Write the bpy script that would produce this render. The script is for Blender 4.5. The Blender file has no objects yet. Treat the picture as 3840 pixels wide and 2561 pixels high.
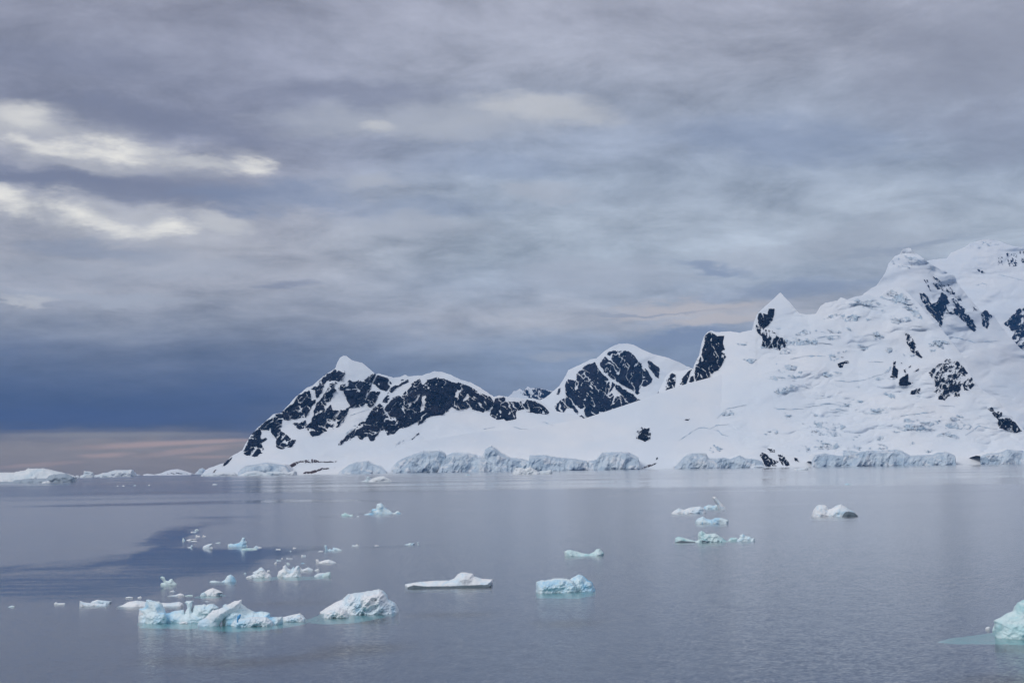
import bpy, math, time
import numpy as np

T0 = time.time()
SC = bpy.context.scene
COL = SC.collection

# ------------------------------------------------------------------ camera
F = 5333.0                       # focal length in photograph pixels (3840 wide, 50 mm on 36 mm)
CAMH = 20.0                      # deck height above the sea
PITCH = math.atan((1756.0 - 1280.5) / F)
ROLL = 0.0150
hv = np.array([1.0, 0, 0])
fw = np.array([0, math.cos(PITCH), math.sin(PITCH)])
up0 = np.cross(hv, fw)
rt = math.cos(ROLL) * hv - math.sin(ROLL) * up0
up = math.sin(ROLL) * hv + math.cos(ROLL) * up0
CAM = np.array([0, 0, CAMH])
cd = bpy.data.cameras.new('camera')
cam = bpy.data.objects.new('camera', cd)
COL.objects.link(cam)
cd.sensor_width = 36.0
cd.lens = 36.0 * F / 3840.0
cd.clip_start = 1.0
cd.clip_end = 120000.0
from mathutils import Matrix
M4 = Matrix.Identity(4)
for i in range(3):
    M4[i][0] = rt[i]; M4[i][1] = up[i]; M4[i][2] = -fw[i]; M4[i][3] = CAM[i]
cam.matrix_world = M4
SC.camera = cam

# ------------------------------------------------------------------ world, sun, exposure
SC.view_settings.view_transform = 'Standard'
SC.view_settings.look = 'None'
SC.view_settings.exposure = 0.0
SC.view_settings.gamma = 1.0
SUN_AZ = math.radians(-136)      # measured from the view direction, negative is to the left
SUN_EL = math.radians(37)
SUN_STRENGTH = 1.28
sd = bpy.data.lights.new('sun', 'SUN')
sd.energy = SUN_STRENGTH
sd.angle = math.radians(24)
sd.color = (1.0, 0.97, 0.93)
sun = bpy.data.objects.new('sun', sd)
COL.objects.link(sun)
from mathutils import Vector
sdir = Vector((math.sin(SUN_AZ) * math.cos(SUN_EL), math.cos(SUN_AZ) * math.cos(SUN_EL), math.sin(SUN_EL)))
sun.rotation_euler = (-sdir).to_track_quat('-Z', 'Y').to_euler()

def ray(px, py):
    """world direction through photograph pixel (px, py)"""
    px = np.asarray(px, float); py = np.asarray(py, float)
    a = (px - 1920.0) / F; b = (1280.5 - py) / F
    return rt * a[..., None] + up * b[..., None] + fw

def at(px, py, D):
    """world point on that line of sight, D metres out to sea"""
    d = ray(px, py)
    return CAM + d * (np.asarray(D, float) / d[..., 1])[..., None]

def sky_ang(px, py):
    d = ray(np.array(px, float), np.array(py, float))
    d = d / np.linalg.norm(d)
    return math.degrees(math.atan2(d[0], d[1])), math.degrees(math.asin(d[2]))

def water_D(px, py):
    d = ray(px, py)
    return -CAMH * d[..., 1] / d[..., 2]

def shore_y(px, D):
    """photograph row where the sea surface at distance D shows"""
    px = np.asarray(px, float)
    a = (px - 1920.0) / F
    # solve  d_z * D/d_y = -CAMH  for b
    k = -CAMH / np.asarray(D, float)
    num = k * (rt[1] * a + fw[1]) - (rt[2] * a + fw[2])
    b = num / (up[2] - k * up[1])
    return 1280.5 - b * F

def lin(r, g, b):
    f = lambda c: ((c / 255.0) / 12.92 if c <= 10 else ((c / 255.0 + 0.055) / 1.055) ** 2.4)
    return (f(r), f(g), f(b), 1.0)

class NT:
    """small helper for writing node trees"""
    def __init__(s, tree): s.t = tree; s.n = tree.nodes; s.l = tree.links
    def add(s, typ, **kw):
        n = s.n.new(typ)
        for k, v in kw.items(): setattr(n, k, v)
        return n
    def inp(s, sock, v):
        if isinstance(v, bpy.types.NodeSocket): s.l.new(v, sock)
        elif v is not None: sock.default_value = v
    def math(s, op, a, b=None, c=None, clamp=False):
        n = s.add('ShaderNodeMath', operation=op); n.use_clamp = clamp
        for i, v in enumerate((a, b, c)):
            if v is not None: s.inp(n.inputs[i], v)
        return n.outputs[0]
    def vmath(s, op, a, b=None, scale=None):
        n = s.add('ShaderNodeVectorMath', operation=op)
        s.inp(n.inputs[0], a)
        if b is not None: s.inp(n.inputs[1], b)
        if scale is not None: s.inp(n.inputs['Scale'], scale)
        return n.outputs[0]
    def noise(s, vec, scale, detail=4, rough=0.5, dist=0.0, out=0):
        n = s.add('ShaderNodeTexNoise'); n.noise_dimensions = '3D'
        s.inp(n.inputs['Vector'], vec); n.inputs['Scale'].default_value = scale
        n.inputs['Detail'].default_value = detail; n.inputs['Roughness'].default_value = rough
        n.inputs['Distortion'].default_value = dist
        return n.outputs[out]
    def rng(s, v, a, b, c=0.0, d=1.0, interp='SMOOTHSTEP'):
        n = s.add('ShaderNodeMapRange', interpolation_type=interp)
        s.inp(n.inputs['Value'], v)
        n.inputs['From Min'].default_value = a; n.inputs['From Max'].default_value = b
        n.inputs['To Min'].default_value = c; n.inputs['To Max'].default_value = d
        return n.outputs[0]
    def mix(s, f, a, b, blend='MIX'):
        n = s.add('ShaderNodeMix', data_type='RGBA', blend_type=blend)
        s.inp(n.inputs[0], f); s.inp(n.inputs[6], a); s.inp(n.inputs[7], b)
        return n.outputs[2]
    def ramp(s, f, stops, interp='EASE'):
        n = s.add('ShaderNodeValToRGB'); s.inp(n.inputs[0], f)
        cr = n.color_ramp; cr.interpolation = interp
        while len(cr.elements) < len(stops): cr.elements.new(0.5)
        for e, (p, c) in zip(cr.elements, stops): e.position = p; e.color = c
        return n.outputs[0]
    def mapping(s, vec, loc=(0, 0, 0), rot=0.0, scale=(1, 1, 1), typ='TEXTURE'):
        n = s.add('ShaderNodeMapping', vector_type=typ)
        s.inp(n.inputs['Vector'], vec)
        n.inputs['Location'].default_value = loc
        n.inputs['Rotation'].default_value = (0, 0, rot)
        n.inputs['Scale'].default_value = scale
        return n.outputs[0]
    def xyz(s, x, y, z=0.0):
        n = s.add('ShaderNodeCombineXYZ')
        s.inp(n.inputs[0], x); s.inp(n.inputs[1], y); s.inp(n.inputs[2], z)
        return n.outputs[0]
    def sep(s, v):
        n = s.add('ShaderNodeSeparateXYZ'); s.inp(n.inputs[0], v); return n.outputs

def build_world():
    w = bpy.data.worlds.new('World'); SC.world = w; w.use_nodes = True
    g = NT(w.node_tree); g.n.clear()
    d = g.add('ShaderNodeTexCoord').outputs['Generated']
    d = g.vmath('NORMALIZE', d)
    x, y, z = g.sep(d)[:3]
    az = g.math('MULTIPLY', g.math('ARCTAN2', x, y), 57.29578)
    zc = g.math('MAXIMUM', z, 0.0)
    el = g.math('MULTIPLY', g.math('ARCSINE', zc), 57.29578)
    # the cloud deck lies flat overhead: its texture runs out towards the horizon in perspective
    h = g.math('ADD', zc, 0.16)
    flat = g.xyz(g.math('DIVIDE', x, h), g.math('DIVIDE', y, h), 0.0)
    n_big = g.noise(flat, 1.8, 8, 0.60, 0.35)
    n_med = g.noise(flat, 4.6, 10, 0.66, 0.25)
    n_col = g.noise(flat, 1.4, 6, 0.58, 0.3, out=1)
    # warped angular position, so that the placed bands get ragged cloud edges
    wsep = g.sep(n_col)
    n_fin = g.noise(flat, 7.0, 6, 0.62, 0.2, out=1)
    fsep = g.sep(n_fin)
    n_az = g.math('MULTIPLY_ADD', g.math('SUBTRACT', wsep[0], 0.5), 6.0, g.math('MULTIPLY_ADD', g.math('SUBTRACT', fsep[0], 0.5), 1.6, az))
    eldamp = g.rng(el, 0.0, 7.0, 0.24, 1.0)
    dv = g.math('ADD', g.math('MULTIPLY', g.math('SUBTRACT', wsep[1], 0.5), 2.6), g.math('MULTIPLY', g.math('SUBTRACT', fsep[1], 0.5), 1.1))
    n_el = g.math('MULTIPLY_ADD', dv, eldamp, el)
    pos = g.xyz(n_az, n_el, 0.0)
    # base: two columns of colour (open sea to the left, over the land to the right)
    t = g.math('DIVIDE', n_el, 24.0, clamp=True)
    E = lambda yy, xx=700: max(0.0, sky_ang(xx, yy)[1]) / 24.0
    left = g.ramp(t, [(0.0, lin(140, 134, 136)), (E(1662), lin(148, 142, 142)), (E(1632), lin(112, 114, 130)), (E(1600), lin(78, 89, 120)), (E(1500), lin(76, 90, 126)), (E(1400), lin(98, 108, 134)),
                      (E(1300), lin(124, 131, 150)), (E(1200), lin(152, 156, 168)), (E(1100), lin(174, 175, 182)), (E(1000), lin(182, 182, 188)), (E(820), lin(176, 177, 186)),
                      (E(600), lin(156, 158, 174)), (E(380), lin(142, 145, 163)), (E(200), lin(146, 149, 166)), (E(0), lin(150, 152, 168)), (1.0, lin(174, 175, 187))], 'LINEAR')
    R = lambda yy: max(0.0, sky_ang(2700, yy)[1]) / 24.0
    right = g.ramp(t, [(0.0, lin(140, 145, 158)), (R(1500), lin(134, 146, 170)), (R(1330), lin(142, 155, 178)), (R(1260), lin(160, 169, 186)), (R(1180), lin(186, 188, 196)),
                       (R(1070), lin(174, 182, 195)), (R(960), lin(184, 193, 204)), (R(830), lin(182, 191, 203)), (R(680), lin(168, 178, 194)), (R(540), lin(162, 171, 189)),
                       (R(400), lin(164, 171, 187)), (R(200), lin(170, 174, 189)), (R(0), lin(166, 169, 184)), (1.0, lin(178, 181, 193))], 'LINEAR')
    lr = g.rng(g.math('ADD', az, g.math('MULTIPLY', g.math('SUBTRACT', wsep[2], 0.5), 8.0)), -11.0, 1.0)
    back = g.rng(g.math('ABSOLUTE', az), 60.0, 140.0)
    lr = g.math('MAXIMUM', lr, back)
    c = g.mix(lr, left, right)
    # soft texture of the deck
    tex = g.math('ADD', g.math('MULTIPLY', g.math('SUBTRACT', n_big, 0.47), 1.1), g.math('MULTIPLY', g.math('SUBTRACT', n_med, 0.49), 1.35))
    tex = g.math('MULTIPLY', tex, g.rng(el, 1.0, 8.0, 0.30, 1.0))
    k = g.math('ADD', 1.0, tex)
    c = g.vmath('SCALE', c, scale=k)
    # placed cloud bands and breaks: (x, y, half-width, half-height in photograph px, tilt, colour, strength)
    B = lin(255, 252, 244); W = lin(214, 214, 215); P = lin(186, 164, 160); N = lin(66, 85, 134); L = lin(186, 190, 200)
    D1 = lin(128, 132, 152); D2 = lin(136, 149, 176); CR = lin(206, 200, 200); G = lin(150, 158, 176)
    feats = [
        (330, 550, 760, 110, -5, W, .5), (430, 548, 230, 52, -6, B, .95), (130, 530, 220, 36, -4, B, .55), (260, 545, 330, 34, -4, B, .45), (720, 580, 260, 34, -9, W, .7), (930, 622, 130, 38, -6, B, .75), (60, 430, 230, 70, 8, W, .65), (100, 425, 120, 40, 10, B, .4),
        (400, 800, 640, 120, -9, W, .5), (290, 780, 190, 70, -16, B, 1.2), (380, 825, 160, 40, -10, B, .8), (610, 838, 190, 50, 8, B, 1.1), (25, 722, 110, 60, -18, B, 1.0), (850, 815, 190, 56, -8, W, .75),
        (480, 690, 700, 60, -4, D1, .6), (150, 640, 500, 45, -5, D1, .75), (800, 700, 420, 80, -3, D1, .5), (330, 930, 420, 50, 0, G, .5),
        (600, 430, 520, 85, -8, D1, .65), (300, 220, 560, 80, 0, D1, .4), (1300, 310, 600, 60, -2, D1, .5), 
        (1500, 425, 700, 90, 2, L, .6), (2060, 420, 330, 70, -10, W, .55), (3750, 160, 900, 330, 0, lin(146, 149, 164), .6), (3800, 480, 420, 160, 0, lin(148, 153, 170), .5), (1400, 440, 110, 34, -4, W, .7), (1750, 480, 500, 60, -4, L, .5),
        (1100, 740, 420, 80, -3, D2, .5), (1500, 800, 520, 60, -2, D2, .35), (1430, 695, 180, 36, 4, L, .8), (1560, 860, 380, 50, -4, L, .6), (2050, 745, 220, 44, -2, L, .55),
        (1900, 640, 420, 70, -5, D2, .3), (2900, 540, 620, 110, -6, D2, .45), (3300, 900, 420, 120, 0, L, .35), (2800, 960, 380, 60, 4, L, .45),
        (260, 1095, 560, 34, -2, L, .75), (40, 1100, 130, 16, -2, W, .7), (200, 1010, 420, 50, 0, L, .5), (700, 985, 420, 60, -4, L, .5),
        (1060, 1075, 120, 22, -2, D1, .5), (2250, 1030, 420, 90, 4, L, .55), (2640, 985, 230, 26, -10, D2, .55), (3000, 1075, 520, 46, 2, D2, .45),
        (2560, 1150, 360, 44, -2, CR, .8), (2700, 1215, 340, 34, 2, CR, .8), (2400, 1190, 200, 30, 0, CR, .5), (2420, 1175, 340, 10, 1, G, .6), (2560, 1300, 300, 46, 0, D2, .8),
        (2080, 1345, 260, 22, -2, L, .5), (3420, 918, 330, 20, 4, lin(150, 158, 174), .6),
        (650, 1700, 0, 0, 0, P, 0),
        (560, 1668, 330, 13, 2, P, .8), (800, 1655, 280, 10, 2, P, .8), (740, 1690, 240, 12, 6, P, .6), (420, 1705, 130, 11, 2, P, .7), (850, 1712, 170, 8, 0, P, .5),
        (400, 1632, 500, 12, 0, lin(150, 148, 150), .7), (110, 1742, 200, 10, 4, P, .4), (330, 1560, 700, 50, 0, N, .45), (150, 1605, 120, 8, 0, N, .5),
    ]
    brk = g.noise(flat, 6.5, 10, 0.66, 0.15)
    for (fx, fy, hw, hh, tilt, colr, st) in feats:
        if hw == 0: continue
        a, e = sky_ang(fx, fy)
        if e < 2.4: p0 = g.xyz(n_az, g.math('MULTIPLY_ADD', dv, 0.06, el), 0.0) if not hasattr(g, 'low') else g.low; g.low = p0
        else: p0 = pos
        dx, dy = hw / F * 57.3 * 1.15, hh / F * 57.3 * 1.25
        m = g.mapping(p0, (a, e, 0), math.radians(tilt), (dx, dy, 1.0))
        gr = g.add('ShaderNodeTexGradient', gradient_type='SPHERICAL'); g.l.new(m, gr.inputs[0])
        if hh > 25:
            edge = g.math('MULTIPLY_ADD', g.math('SUBTRACT', brk, 0.5), 1.9 if colr == B else 1.2, gr.outputs['Fac'])
            f = g.math('MULTIPLY', g.rng(edge, 0.10, 1.10 if colr == B else 0.8, 0.0, min(st * 1.1, 1.0)), g.rng(gr.outputs['Fac'], 0.0, 0.30))
        else: f = g.rng(gr.outputs['Fac'], 0.0, 0.85, 0.0, min(st, 1.0))
        c = g.mix(f, c, colr)
    sky = g.add('ShaderNodeTexSky', sky_type='NISHITA', sun_disc=False)
    sky.sun_elevation = SUN_EL; sky.sun_rotation = SUN_AZ % (2 * math.pi); sky.altitude = 20.0
    blue = g.vmath('SCALE', sky.outputs[0], scale=0.10)
    c = g.vmath('MULTIPLY', c, (1.05, 1.04, 1.01))
    c = g.mix(0.95, blue, c)
    bg = g.add('ShaderNodeBackground'); g.l.new(c, bg.inputs[0]); bg.inputs[1].default_value = 1.0
    out = g.add('ShaderNodeOutputWorld'); g.l.new(bg.outputs[0], out.inputs[0])
    w.cycles.sampling_method = 'MANUAL'; w.cycles.sample_map_resolution = 512
build_world()
cy = SC.cycles
cy.max_bounces = 6; cy.diffuse_bounces = 2; cy.glossy_bounces = 3; cy.transparent_max_bounces = 8; cy.transmission_bounces = 2; cy.volume_bounces = 0
cy.use_denoising = True; cy.use_adaptive_sampling = True; cy.adaptive_threshold = 0.02
cy.caustics_reflective = False

# ------------------------------------------------------------------ numpy noise
def _h(ix, iy, s):
    n = (ix.astype(np.int64) * 374761393 + iy.astype(np.int64) * 668265263 + s * 974634777) & 0x7fffffff
    n = ((n ^ (n >> 13)) * 1274126177) & 0x7fffffff
    return ((n ^ (n >> 16)) & 0xffffff) / float(0xffffff)
def vn(x, y, s=0):
    x, y = np.broadcast_arrays(np.asarray(x, float), np.asarray(y, float))
    ix = np.floor(x); iy = np.floor(y); fx = x - ix; fy = y - iy
    fx = fx * fx * fx * (fx * (fx * 6 - 15) + 10); fy = fy * fy * fy * (fy * (fy * 6 - 15) + 10)
    a = _h(ix, iy, s); b = _h(ix + 1, iy, s); c = _h(ix, iy + 1, s); d = _h(ix + 1, iy + 1, s)
    return (a + (b - a) * fx) * (1 - fy) + (c + (d - c) * fx) * fy
def fbm(x, y, o=5, s=0, g=0.5):
    r = 0.0; a = 1.0; t = 0.0
    for i in range(o):
        r = r + a * vn(x, y, s + i * 17); t += a; a *= g
        x, y = x * 1.97 + y * 0.31 + 3.1, y * 1.97 - x * 0.31 + 7.7
    return r / t * 2 - 1
def ridge(x, y, o=4, s=0, g=0.5):
    r = 0.0; a = 1.0; t = 0.0
    for i in range(o):
        r = r + a * (1 - np.abs(vn(x, y, s + i * 13) * 2 - 1)); t += a; a *= g
        x, y = x * 2.03 + y * 0.27 + 1.7, y * 2.03 - x * 0.27 + 5.1
    return r / t
def sstep(a, b, x):
    t = np.clip((x - a) / (b - a), 0, 1); return t * t * (3 - 2 * t)

def poly_sd(poly, X, Y, skip=None):
    """signed distance, positive inside; edges listed in skip do not count as border"""
    P = np.asarray(poly, float); n = len(P)
    ins = np.zeros(X.shape, bool); dm = np.full(X.shape, 1e9)
    for i in range(n):
        a = P[i]; b = P[(i + 1) % n]
        c = ((a[1] > Y) != (b[1] > Y))
        with np.errstate(divide='ignore', invalid='ignore'):
            xi = (b[0] - a[0]) * (Y - a[1]) / (b[1] - a[1] + 1e-12) + a[0]
        ins ^= c & (X < xi)
        if skip and i in skip: continue
        e = b - a; L = e @ e + 1e-12
        t = np.clip(((X - a[0]) * e[0] + (Y - a[1]) * e[1]) / L, 0, 1)
        dm = np.minimum(dm, np.hypot(X - a[0] - t * e[0], Y - a[1] - t * e[1]))
    return np.where(ins, dm, -dm)

def Z(o, s, pts):
    """reading of an enlarged view of the photograph -> photograph pixels"""
    return [(o[0] + a / s, o[1] + b / s) for a, b in pts]
z1 = lambda *p: Z((700, 1250), 2.351, p)
z2 = lambda *p: Z((1600, 1200), 2.351, p)
z3 = lambda *p: Z((2400, 850), 2.4125, p)
z4 = lambda *p: Z((3040, 850), 2.4125, p)
z5 = lambda *p: Z((2400, 1350), 3.265, p)
z6 = lambda *p: Z((3040, 1350), 2.939, p)
z7 = lambda *p: Z((0, 1550), 2.351, p)
z8 = lambda *p: Z((1000, 1600), 1.567, p)
y1 = lambda *p: Z((400, 2150), 2.939, p)
y2 = lambda *p: Z((1150, 2120), 2.0443, p)
y3 = lambda *p: Z((200, 1950), 2.0443, p)
y4 = lambda *p: Z((1200, 1860), 5.2275, p)
y5 = lambda *p: Z((2400, 1830), 2.6122, p)
y6 = lambda *p: Z((3500, 2200), 6.27, p)
y7 = lambda *p: Z((0, 2150), 3.918, p)
y8 = lambda *p: Z((650, 1960), 3.3586, p)
y9 = lambda *p: Z((1920, 1700), 1.2245, p)

# ------------------------------------------------------------------ mesh helpers
def mesh_obj(name, V, Q, mat, parent=None, smooth=True):
    V = np.ascontiguousarray(V, np.float32).reshape(-1, 3); Q = np.ascontiguousarray(Q, np.int32)
    me = bpy.data.meshes.new(name)
    me.vertices.add(len(V)); me.vertices.foreach_set('co', V.ravel())
    k = Q.shape[1]
    me.loops.add(Q.size); me.loops.foreach_set('vertex_index', Q.ravel())
    me.polygons.add(len(Q)); me.polygons.foreach_set('loop_start', np.arange(0, Q.size, k, dtype=np.int32))
    me.update(calc_edges=True)
    if smooth: me.polygons.foreach_set('use_smooth', np.ones(len(Q), bool))
    me.validate()
    me.materials.append(mat)
    o = bpy.data.objects.new(name, me); COL.objects.link(o)
    if parent is not None: o.parent = parent
    return o
def grid_quads(nr, nc):
    i = np.arange(nr * nc).reshape(nr, nc)
    return np.stack([i[:-1, :-1], i[:-1, 1:], i[1:, 1:], i[1:, :-1]], -1).reshape(-1, 4)
def compact(V, Q):
    u, inv = np.unique(Q, return_inverse=True)
    return V.reshape(-1, 3)[u], inv.reshape(Q.shape)
def tag(o, label=None, cat=None, group=None, kind=None):
    if label: o['label'] = label
    if cat: o['category'] = cat
    if group: o['group'] = group
    if kind: o['kind'] = kind
    return o

# ------------------------------------------------------------------ materials
def new_mat(name):
    m = bpy.data.materials.new(name); m.use_nodes = True
    g = NT(m.node_tree); g.n.clear()
    out = g.add('ShaderNodeOutputMaterial')
    return m, g, out
def bump(g, h, dist, strength=1.0):
    b = g.add('ShaderNodeBump'); g.inp(b.inputs['Height'], h)
    b.inputs['Distance'].default_value = dist; b.inputs['Strength'].default_value = strength
    return b.outputs[0]
def mat_snow():
    m, g, out = new_mat('snow')
    p = g.add('ShaderNodeNewGeometry').outputs['Position']
    n1 = g.noise(p, 0.0016, 6, 0.6); n2 = g.noise(p, 0.02, 5, 0.6)
    c = g.mix(g.rng(n1, 0.35, 0.7), (0.82, 0.88, 0.94, 1), (0.90, 0.925, 0.95, 1))
    c = g.mix(g.rng(n2, 0.62, 0.8, 0, 0.35), c, (0.70, 0.80, 0.89, 1))
    b = g.add('ShaderNodeBsdfDiffuse'); g.l.new(c, b.inputs[0]); b.inputs['Roughness'].default_value = 0.6
    g.l.new(bump(g, g.noise(g.mapping(p, scale=(1.6, 1.6, 1)), 0.016, 6, 0.6), 5.0, 0.45), b.inputs['Normal'])
    g.l.new(b.outputs[0], out.inputs[0]); return m
def mat_rock(name, ca, cb, sc=0.02):
    m, g, out = new_mat(name)
    p = g.add('ShaderNodeNewGeometry').outputs['Position']
    pv = g.mapping(p, scale=(1, 1, 2.2))
    n1 = g.noise(pv, sc, 7, 0.65, 0.4); n2 = g.noise(p, sc * 0.25, 4, 0.5)
    c = g.mix(g.rng(n1, 0.3, 0.7), ca, cb)
    c = g.mix(g.rng(n2, 0.45, 0.7, 0, 0.5), c, (cb[0] * 1.4, cb[1] * 1.15, cb[2] * 1.1, 1))
    b = g.add('ShaderNodeBsdfPrincipled'); g.l.new(c, b.inputs['Base Color']); b.inputs['Roughness'].default_value = 0.85
    b.inputs['Specular IOR Level'].default_value = 0.06
    g.l.new(bump(g, n1, 14.0, 0.9), b.inputs['Normal'])
    g.l.new(b.outputs[0], out.inputs[0]); return m
def mat_cliff(name, ca, cb, cc):
    m, g, out = new_mat(name)
    p = g.add('ShaderNodeNewGeometry').outputs['Position']
    n1 = g.noise(p, 0.010, 6, 0.6, 0.6); n2 = g.noise(g.mapping(p, scale=(1, 1, 0.6)), 0.022, 6, 0.6)
    n3 = g.noise(p, 0.006, 3, 0.5)
    c = g.mix(g.rng(n1, 0.35, 0.65), ca, cb)
    c = g.mix(g.rng(n2, 0.50, 0.72, 0, 0.65), c, cc)
    c = g.mix(g.rng(g.noise(p, 0.013, 6, 0.62, 0.5), 0.52, 0.62, 0, 0.85), c, (0.84, 0.88, 0.92, 1))
    c = g.mix(g.rng(n3, 0.60, 0.75, 0, 0.3), c, (0.50, 0.50, 0.47, 1))
    b = g.add('ShaderNodeBsdfPrincipled'); g.l.new(c, b.inputs['Base Color']); b.inputs['Roughness'].default_value = 0.6
    g.l.new(bump(g, n2, 6.0, 0.5), b.inputs['Normal'])
    g.l.new(b.outputs[0], out.inputs[0]); return m
def mat_berg(name, white, blue, amt, sss=0.35, scale=1.0, shade_tone=None):
    sss = 0.0
    """floating ice: snow-white crust, blue where clear ice shows"""
    m, g, out = new_mat(name)
    p = g.add('ShaderNodeNewGeometry').outputs['Position']
    n1 = g.noise(p, 0.35 * scale, 5, 0.6, 0.8); n2 = g.noise(p, 1.6 * scale, 6, 0.65); n3 = g.noise(p, 0.12 * scale, 3, 0.5)
    f = g.math('ADD', g.rng(n1, 0.42, 0.72, 0, 0.75), g.rng(n3, 0.5, 0.75, 0, 0.5))
    c = g.mix(g.math('MULTIPLY', f, amt, clamp=True), white, blue)
    if shade_tone: c = g.mix(g.rng(n2, 0.55, 0.75, 0, 0.6), c, shade_tone)
    b = g.add('ShaderNodeBsdfPrincipled'); g.l.new(c, b.inputs['Base Color']); b.inputs['Roughness'].default_value = 0.55
    b.inputs['Subsurface Weight'].default_value = sss
    b.inputs['Subsurface Radius'].default_value = (0.25, 0.8, 1.2); b.inputs['Subsurface Scale'].default_value = 0.7 / scale
    b.inputs['Specular IOR Level'].default_value = 0.3
    g.l.new(bump(g, g.math('ADD', n2, g.math('MULTIPLY', g.noise(p, 5.0 * scale, 4, 0.6), 0.4)), 0.10 / scale, 0.5), b.inputs['Normal'])
    g.l.new(b.outputs[0], out.inputs[0]); return m
SNOW = mat_snow()
ROCK = mat_rock('dark_rock', (0.002, 0.005, 0.014, 1), (0.034, 0.040, 0.060, 1))
ROCK_N = mat_rock('near_dark_rock', (0.005, 0.006, 0.010, 1), (0.020, 0.021, 0.028, 1))
ROCK_B = mat_rock('brown_shore_rock', (0.03, 0.024, 0.022, 1), (0.10, 0.07, 0.06, 1))
ICE_CLIFF = mat_cliff('cliff_ice', (0.50, 0.62, 0.73, 1), (0.68, 0.78, 0.86, 1), (0.36, 0.50, 0.64, 1))
ICE_FALL = mat_cliff('serac_ice', (0.50, 0.63, 0.74, 1), (0.68, 0.77, 0.85, 1), (0.36, 0.52, 0.67, 1))
CREV = mat_cliff('crevasse_ice', (0.46, 0.60, 0.72, 1), (0.58, 0.70, 0.80, 1), (0.36, 0.52, 0.68, 1))

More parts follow.
